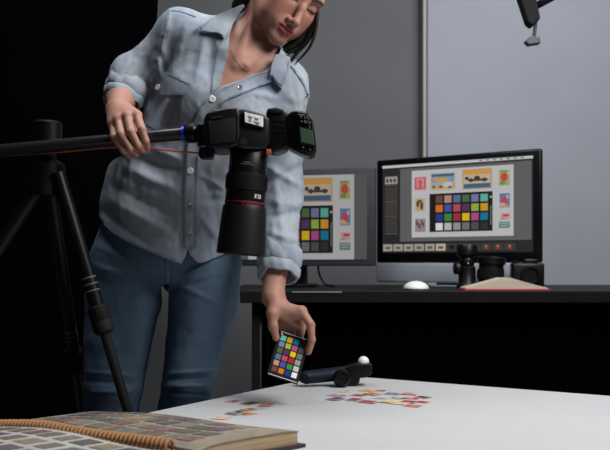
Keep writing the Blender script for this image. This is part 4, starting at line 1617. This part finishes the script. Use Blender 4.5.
def lens_mark(a0, a1, y0, y1, r_, m, name):
    """a small raised print patch on the barrel between two angles (0 = facing the viewer, + = right)"""
    bm = bmesh.new()
    fwd = Vector((0, -1, 0))
    fwd = (fwd - axis * fwd.dot(axis)).normalized()
    rt = axis.cross(fwd)
    if rt.x < 0:
        rt = -rt
    n_ = max(2, int(abs(a1 - a0) / 6))
    rows = []
    for y in (y0, y1):
        for rr in (r_, r_ + .0006):
            rows.append([bm.verts.new(la0 + axis * at_y(y) + (fwd * math.cos(math.radians(a0 + (a1 - a0) * i / n_)) + rt * math.sin(math.radians(a0 + (a1 - a0) * i / n_))) * rr) for i in range(n_ + 1)])
    a, b, c_, d_ = rows
    for i in range(n_):
        bm.faces.new((b[i], b[i + 1], d_[i + 1], d_[i]))
        bm.faces.new((a[i], a[i + 1], b[i + 1], b[i]))
        bm.faces.new((c_[i], c_[i + 1], d_[i + 1], d_[i]))
        bm.faces.new((a[i], c_[i], c_[i + 1], a[i + 1]))
    bm.faces.new((a[0], b[0], d_[0], c_[0]))
    bm.faces.new((a[n_], b[n_], d_[n_], c_[n_]))
    link(name, bm, m, lens)


wm = mat('white_print', (.45, .45, .45), .6)
rm = mat('red_print', (.45, .02, .03), .6)
gm = mat('grey_print', (.12, .12, .125), .6)
lens_mark(-10, 12, 164.5, 165.3, .0422, gm, 'print')
lens_mark(-20, 20, 166.5, 167.1, .0422, gm, 'print')
lens_mark(30, 52, 195.2, 199.2, .0443, mat('window_white', (.5, .5, .5), .3), 'scale_window')
lens_mark(36, 40, 196.0, 198.6, .0449, M_matte, 'print')
lens_mark(43, 46, 196.0, 198.6, .0449, M_matte, 'print')
for a in (-2, 8, 14, 20, 30, 36, 42, 50):
    lens_mark(a, a + 4, 205.0, 205.8, .0446, rm, 'print')
lens_mark(-60, -54, 158, 168, .0420, gm, 'switch')

# boom with ball head
hub = P(47, 152, D0 + .05)
stand = empty('tripod', (hub.x, hub.y, 0), 'black tripod stand with long boom tube gripped by the person', 'tripod')
boom = stand
b0, b1 = P(-40, 154.5, D0 + .02), P(186, 133.5, D0)
bdir = (b1 - b0).normalized()
bm = bmesh.new()
cyl(bm, b0, b1, .0145, 36, .001)
link('boom_tube', bm, M_carbon, boom, True, 40)
bm = bmesh.new()
qa = P(182.5, 133.8, D0)
lathe(bm, qa, bdir, [(0, .0145), (0, .0172), (.006, .0172), (.006, .0145)], 36)
link('blue_ring', bm, M_blue, boom, True, 40)
bm = bmesh.new()
lathe(bm, qa, bdir, [(.006, 0), (.006, .019), (.012, .022), (.028, .023), (.034, .019), (.036, .012), (.046, .012), (.046, 0)], 36)
link('ball_head', bm, M_black, boom, True, 35)
bm = bmesh.new()
flatbox(bm, [(197, 124), (204, 123), (204, 146), (197, 146)], 1.965, .06, .003)
link('plate', bm, M_black, boom, True, 40)
bm = bmesh.new()
flatbox(bm, [(199, 146), (213, 145), (213.5, 155), (211, 158.5), (200, 158.5), (198, 155)], 1.958, .035, .003)
link('clamp', bm, M_black, boom, True, 40)

# stand that carries the boom: hub outside the crop, three legs
bm = bmesh.new()
lathe(bm, hub + Vector((0, 0, -.10)), (0, 0, 1), [(0, 0), (0, .03), (.02, .04), (.07, .04), (.085, .02), (.105, .02), (.11, .032), (.165, .034), (.17, .028), (.17, 0)], 36)
link('hub', bm, M_black, stand, True, 40)
hubb = hub + Vector((0, 0, -.06))
lt = P(60, 178, 2.03)
foot1 = P(101.5, 320, 2.02)
ldir = (P(127, 408, 2.02) - P(101.0, 320, 2.02)).normalized()
top = P(101, 320, 2.02) - ldir * ((P(101, 320, 2.02).z - (hub.z - .03)) / ldir.z) * 1.0
top = P(101, 320, 2.02) + ldir * ((hub.z - .05 - P(101, 320, 2.02).z) / ldir.z)
t_end = P(101, 320, 2.02) + ldir * ((0.012 - P(101, 320, 2.02).z) / ldir.z)
ends = [t_end, Vector((hub.x - .62, hub.y - .12, .012)), Vector((hub.x - .02, hub.y + .62, .012))]
for i, en in enumerate(ends):
    tp = top if i == 0 else hub + Vector((0, 0, -.05))
    fr_ = (P(101, 320, 2.02) - top).length / (t_end - top).length if i == 0 else .45
    md = tp.lerp(en, fr_)
    dv = (en - tp).normalized()
    bm = bmesh.new()
    cyl(bm, tp, md, .0165, 24, .002)
    lg = link('leg', bm, M_black, stand, True, 40)
    bm = bmesh.new()
    lathe(bm, md - dv * .034, dv, [(0, 0), (0, .019), (.004, .0225), (.03, .0235), (.034, .021), (.038, .0235), (.06, .0225), (.066, .016), (.066, 0)], 28)
    link('collar', bm, M_rubber, lg, True, 35)
    bm = bmesh.new()
    cyl(bm, md, en, .0115, 20, .002)
    link('lower_tube', bm, M_carbon, lg, True, 40)
    bm = bmesh.new()
    cyl(bm, en - dv * .03, en + Vector((0, 0, 0)), .016, 18, .003)
    link('foot', bm, M_rubber, lg, True, 40)
    bm = bmesh.new()
    for s_ in (.20, .215, .23):
        q = md - dv * s_ * .25
        lathe(bm, md - dv * (s_ - .13), dv, [(0, .0166), (0, .0172), (.003, .0172), (.003, .0166)], 24)
    link('marking_rings', bm, mat('grey_marks', (.10, .11, .13), .5), lg, True)
bm = bmesh.new()
tube(bm, catmull([P(-20, 158, 2.03), P(60, 152, 2.03), P(112, 147.5, 2.035), P(150, 149, 2.00), P(175, 151, 1.985), P(205, 153.5, 1.999), P(222, 153, 2.045), P(245, 152, 2.055), P(262, 150, 2.05)], 8), .0020, 8)
tag(link('tether_cable', bm, M_orange, None, True), 'thin orange cable running along the boom to the camera', 'cable')

# ------------------------------------------------------------------ wand with white ball on the table
wand = empty('handheld_wand', tpt(340, 386), 'black handheld wand with white ball tip lying at the table corner', 'wand')


def wp(px, py, d):
    return P(px, py, d)


wd_ = 2.34
bm = bmesh.new()
pts = [P(302, 379.5, wd_ - .02), P(306, 377.5, wd_ - .01), P(320, 376, wd_), P(338, 374, wd_ + .01), P(350, 372.5, wd_ + .02)]
tube(bm, catmull(pts, 5), [.009 + .0075 * min(1, i / 4) + .002 * (i / 20) for i in range(21)], 20, flat=1.15)
link('handle', bm, mat('navy_plastic', (.005, .011, .022), .55, spec=.2), wand, True)
bm = bmesh.new()
q = P(341, 378.5, wd_ - .012)
lathe(bm, q + Vector((0, .012, 0)), (.1, -1, .15), [(0, 0), (0, .022), (.03, .022), (.036, .018), (.036, .013), (.033, .011), (.033, 0)], 32)
link('wheel', bm, M_black, wand, True, 40)
bm = bmesh.new()
q = P(351, 378.8, wd_ + .01)
lathe(bm, q + Vector((0, .012, 0)), (.2, -1, 0), [(0, 0), (0, .018), (.026, .018), (.03, .014), (.03, 0)], 28)
link('wheel', bm, M_black, wand, True, 40)
bm = bmesh.new()
flatbox(bm, [(345, 368), (356, 364.5), (371, 363.5), (373, 366), (372, 374), (366, 378), (348, 379)], wd_ - .01, .05, .004)
link('head_block', bm, M_black, wand, True, 40)
bm = bmesh.new()
lathe(bm, P(364, 366, wd_ + .012), (0, 0, 1), [(0, 0), (0, .014), (.006, .0145), (.010, .012), (.010, 0)], 24)
link('collar', bm, M_black, wand, True, 40)
bm = bmesh.new()
bmesh.ops.create_uvsphere(bm, u_segments=28, v_segments=18, radius=.0148)
bmesh.ops.translate(bm, vec=P(363.5, 361.8, wd_ + .012), verts=bm.verts)
link('ball', bm, M_white, wand, True)

# ------------------------------------------------------------------ loose stamps on the table
paper = mat('stamp_paper', (.62, .60, .55), .8)


def stamp_mesh(name, c, ang, w_, h_, cols, z0):
    bm = bmesh.new()
    ca, sa = math.cos(ang), math.sin(ang)

    def T(a, b, z):
        return Vector((c.x + a * ca - b * sa, c.y + a * sa + b * ca, TZ + z0 + z))
    pts = []
    nx, ny = max(4, int(w_ / .004)), max(4, int(h_ / .004))
    for (x0, y0, x1, y1, n_) in ((-1, -1, 1, -1, nx), (1, -1, 1, 1, ny), (1, 1, -1, 1, nx), (-1, 1, -1, -1, ny)):
        for i in range(n_):
            for k_, ins in ((0, 0), (.5, .0011)):
                t = (i + k_) / n_
                a, b = (x0 + (x1 - x0) * t) * w_ / 2, (y0 + (y1 - y0) * t) * h_ / 2
                if y0 == y1:
                    b -= math.copysign(ins, b)
                else:
                    a -= math.copysign(ins, a)
                pts.append((a, b))
    lo = [bm.verts.new(T(a, b, 0)) for a, b in pts]
    hi = [bm.verts.new(T(a, b, .0004)) for a, b in pts]
    bm.faces.new(hi)
    bm.faces.new(lo[::-1])
    for i in range(len(pts)):
        j = (i + 1) % len(pts)
        bm.faces.new((lo[i], lo[j], hi[j], hi[i]))
    a, b = w_ * .44, h_ * .43
    quad(bm, [T(-a, -b, .0006), T(a, -b, .0006), T(a, b, .0006), T(-a, b, .0006)], 1)
    quad(bm, [T(-a * .6, -b * .1, .0007), T(a * .3, -b * .1, .0007), T(a * .3, b * .7, .0007), T(-a * .6, b * .7, .0007)], 2)
    quad(bm, [T(-a, -b, .0007), T(a, -b, .0007), T(a, -b * .7, .0007), T(-a, -b * .7, .0007)], 2)
    return link(name, bm, [paper] + cols)


SC = {'violet': (.13, .07, .26), 'plum': (.14, .04, .14), 'yellow': (.62, .43, .06), 'red': (.45, .05, .05), 'maroon': (.16, .025, .035),
      'orange': (.60, .22, .05), 'black': (.03, .025, .03), 'lilac': (.33, .31, .42), 'navy': (.035, .045, .16), 'blue': (.08, .13, .30),
      'cream': (.58, .47, .30), 'pink': (.55, .25, .27), 'green': (.14, .20, .13), 'sage': (.32, .36, .29), 'brown': (.12, .07, .05), 'grey': (.28, .28, .28)}


def sm(n):
    return mat('stamp_' + n, SC[n], .7, var=.3, scale=260)


right = [
    (344.5, 391.6, 'sage', 'cream', 'pale sage stamp nearest the black wand on the table'),
    (337.5, 395.9, 'violet', 'yellow', 'violet and yellow stamp, upper one at the left end of the large cluster'),
    (336, 399.6, 'plum', 'violet', 'plum stamp, lower one at the left end of the large cluster'),
    (358.6, 395.6, 'red', 'black', 'red stamp with dark centre, second column of the large cluster'),
    (354.5, 400, 'plum', 'red', 'plum and red stamp below the red one with dark centre'),
    (372, 394.5, 'orange', 'red', 'orange and red stamp just below the top edge of the large cluster'),
    (379, 390.9, 'brown', 'orange', 'brown and orange stamp at the top of the large cluster'),
    (367, 390.6, 'yellow', 'orange', 'yellow and orange stamp at the top left of the large cluster'),
    (368, 402.4, 'red', 'maroon', 'small red stamp alone at the front of the large cluster'),
    (381, 398.6, 'lilac', 'grey', 'pale lilac stamp in the middle of the large cluster'),
    (392, 394.2, 'navy', 'lilac', 'navy stamp at the back middle of the large cluster'),
    (388, 402.4, 'yellow', 'cream', 'yellow and cream stamp front middle of the large cluster'),
    (398, 398.5, 'blue', 'yellow', 'blue and yellow stamp right of the pale lilac one'),
    (400, 403.8, 'cream', 'yellow', 'cream stamp at the front edge beside the yellow one'),
    (408.5, 394.4, 'pink', 'red', 'pink stamp at the back right of the large cluster'),
    (411, 398.8, 'red', 'pink', 'red and pink stamp below the pink one'),
    (423, 397.7, 'maroon', 'black', 'dark maroon stamp at the far right end of the large cluster'),
    (409, 402.4, 'maroon', 'red', 'maroon stamp with red centre in the front right corner group'),
    (421.5, 402.3, 'red', 'maroon', 'red stamp with maroon centre at the right end, front row'),
    (413, 406.3, 'red', 'orange', 'red and orange stamp nearest the viewer in the large cluster')]
left = [
    (233, 401.7, 'plum', 'pink', 'plum stamp at the back left of the small stamp cluster'),
    (250.5, 403.9, 'black', 'brown', 'nearly black stamp in the middle back of the small cluster'),
    (267, 405.6, 'red', 'green', 'red and green stamp at the right end of the small cluster'),
    (259, 408.6, 'sage', 'grey', 'sage and grey stamp below the red and green one'),
    (248.5, 410.2, 'brown', 'orange', 'brown and orange stamp in the middle of the small cluster'),
    (236, 413.6, 'black', 'sage', 'black and sage stamp at the front left of the small cluster'),
    (247, 414.2, 'orange', 'brown', 'bright orange stamp at the front of the small cluster'),
    (221.5, 418, 'cream', 'pink', 'cream and pink stamp touching the far edge of the album')]
base_ang = math.atan2(U.y, U.x)
for lst, grp in ((right, 'loose stamps in the large cluster'), (left, 'loose stamps in the small cluster')):
    for i, (px, py, a, b, lab) in enumerate(lst):
        ang = base_ang + rnd.uniform(-.25, .25) + (PI / 2 if rnd.random() < .3 else 0)
        if lst is left:
            ang = base_ang + PI / 2 + rnd.uniform(-.3, .2)
        w_, h_ = rnd.choice(((.040, .032), (.043, .033), (.037, .031)))
        o = stamp_mesh('postage_stamp', tpt(px, py), ang, w_, h_, [sm(a), sm(b)], .0002 + .00085 * (i % 3))
        tag(o, lab, 'stamp', grp)

# ------------------------------------------------------------------ stamp album
au, av = Vector((.83, -.557, 0)).normalized(), Vector((-.557, -.83, 0)).normalized()
AO = Vector((-.2995, 1.757, 0))
album = empty('stamp_album', (AO.x, AO.y, TZ), 'open spiral-bound stamp album with worn tan edges on the table', 'album')
cover_m = mat('worn_tan_cover', (.20, .10, .05), .8, c2=(.38, .22, .11), scale=40, bump=.3)
page_m = mat('worn_album_page', (.20, .165, .125), .75, c2=(.31, .265, .205), scale=18)
edge_m = mat('page_edges', (.40, .27, .15), .85, c2=(.55, .42, .27), scale=160, stretch=(.1, .1, 3))
U0, U1, V1 = -.14, .345, .205


def ztop(u_, v_):
    z = .030 - .10 * max(0, -u_) ** 1.2 - .003 * max(0, 1 - v_ / .03)
    z += -.006 * max(0, (v_ - .16) / .045) ** 2 if v_ > .16 else 0
    return max(z, .012) + .0012 * math.sin(u_ * 22 + v_ * 9)


def ap(u_, v_, z):
    q = AO + au * (u_ - .24 * max(v_, 0)) + av * v_
    return Vector((q.x, q.y, TZ + z))


def slab(name, u0, u1, v0, v1, zt, zb, m, parent, nu=24, nv=10):
    bm = bmesh.new()
    T, B_ = [], []
    for i in range(nu + 1):
        T.append([])
        B_.append([])
        for j in range(nv + 1):
            a, b = u0 + (u1 - u0) * i / nu, v0 + (v1 - v0) * j / nv
            T[-1].append(bm.verts.new(ap(a, b, zt(a, b))))
            B_[-1].append(bm.verts.new(ap(a, b, zb(a, b))))
    for i in range(nu):
        for j in range(nv):
            bm.faces.new((T[i][j], T[i + 1][j], T[i + 1][j + 1], T[i][j + 1]))
            bm.faces.new((B_[i][j], B_[i][j + 1], B_[i + 1][j + 1], B_[i + 1][j]))
    for i in range(nu):
        bm.faces.new((T[i][0], B_[i][0], B_[i + 1][0], T[i + 1][0]))
        bm.faces.new((T[i][nv], T[i + 1][nv], B_[i + 1][nv], B_[i][nv]))
    for j in range(nv):
        bm.faces.new((T[0][j], T[0][j + 1], B_[0][j + 1], B_[0][j]))
        bm.faces.new((T[nu][j], B_[nu][j], B_[nu][j + 1], T[nu][j + 1]))
    return link(name, bm, m, parent, True, 40)


slab('cover', U0 - .01, U1 + .012, -.008, V1, lambda a, b: .006, lambda a, b: .0005, mat('dark_cover', (.03, .022, .02), .6), album)
slab('page_block', U0, U1, 0, V1, lambda a, b: ztop(a, b) - .001, lambda a, b: .006, edge_m, album)
pg = slab('page', U0 - .001, U1 + .002, -.002, V1 + .002, lambda a, b: ztop(a, b), lambda a, b: ztop(a, b) - .0012, page_m, album)
# near half, beyond the spiral
V2 = V1 + .018
slab('cover', U0 - .01, U1 - .02, V2, V2 + .30, lambda a, b: .006, lambda a, b: .0005, MATS['dark_cover'], album)
zt2 = lambda a, b: .024 + .004 * math.sin(a * 14 + 1) - .05 * max(0, -a) ** 1.2
slab('page_block', U0, U1 - .035, V2, V2 + .29, lambda a, b: zt2(a, b) - .001, lambda a, b: .006, edge_m, album)
pg2 = slab('page', U0, U1 - .034, V2 - .001, V2 + .291, zt2, lambda a, b: zt2(a, b) - .0012, mat('pale_album_page', (.36, .34, .31), .75, c2=(.46, .44, .41), scale=18), album)
# spiral: orange turns, one mesh shared
bmr = bmesh.new()
ptsr = []
for i in range(19):
    a = 2 * PI * i / 18 * 1.0
    ptsr.append(Vector((.0045 * (i / 18) * 2 - .0045, math.cos(a) * .0112, math.sin(a) * .0098)))
tube(bmr, ptsr, .0030, 8)
tr2 = Matrix((au, -av, Vector((0, 0, 1)))).transposed().to_4x4()
bmesh.ops.transform(bmr, matrix=tr2, verts=bmr.verts)
ring0 = link('spiral_turn', bmr, mat('orange_spiral', (.42, .20, .07), .6, var=.3, scale=120), None, True)
nR = 44
for i in range(nR):
    o = ring0 if i == 0 else ring0.copy()
    if i:
        COL.objects.link(o)
    a = U0 + .006 + (U1 - .05 - U0 - .006) * i / (nR - 1)
    o.location = ap(a, V1 + .009, ztop(a, V1) + .001)
    adopt(o, album)
# mounted stamps on both pages
ac = [(.045, .06, .06), (.03, .04, .075), (.10, .11, .09), (.20, .075, .08), (.13, .14, .12), (.055, .075, .055), (.26, .20, .13), (.15, .06, .06), (.07, .05, .09), (.20, .17, .15)]
am = [mat('album_stamp_%d' % i, tuple(.6 * x + .4 * y for x, y in zip(c_, (.16, .14, .11))), .7, var=.35, scale=200) for i, c_ in enumerate(ac)]


def mounted(pgx, zf, a, b, w_, h_, m):
    bm = bmesh.new()
    q = [(a, b), (a + w_, b), (a + w_, b + h_), (a, b + h_)]
    lo = [bm.verts.new(ap(x, y, zf(x, y) - .0002)) for x, y in q]
    hi = [bm.verts.new(ap(x, y, zf(x, y) + .0010)) for x, y in q]
    bm.faces.new(hi)
    for i in range(4):
        bm.faces.new((lo[i], lo[(i + 1) % 4], hi[(i + 1) % 4], hi[i]))
    link('mounted_stamp', bm, m, pgx)


for r in range(4):
    a = U0 + .012 + rnd.uniform(0, .01)
    while a < U1 - .075:
        w_ = rnd.choice((.024, .030, .036, .042))
        b = .010 + r * .046
        mounted(pg, ztop, a, b + rnd.uniform(0, .003), w_, .034 + rnd.uniform(-.004, .004), rnd.choice(am))
        a += w_ + rnd.uniform(.003, .012)
for r in range(5):
    a = U0 + .012 + rnd.uniform(0, .01)
    while a < U1 - .09:
        w_ = rnd.choice((.026, .034, .04))
        mounted(pg2, zt2, a, V2 + .018 + r * .054, w_, .038, rnd.choice(am))
        a += w_ + rnd.uniform(.008, .02)
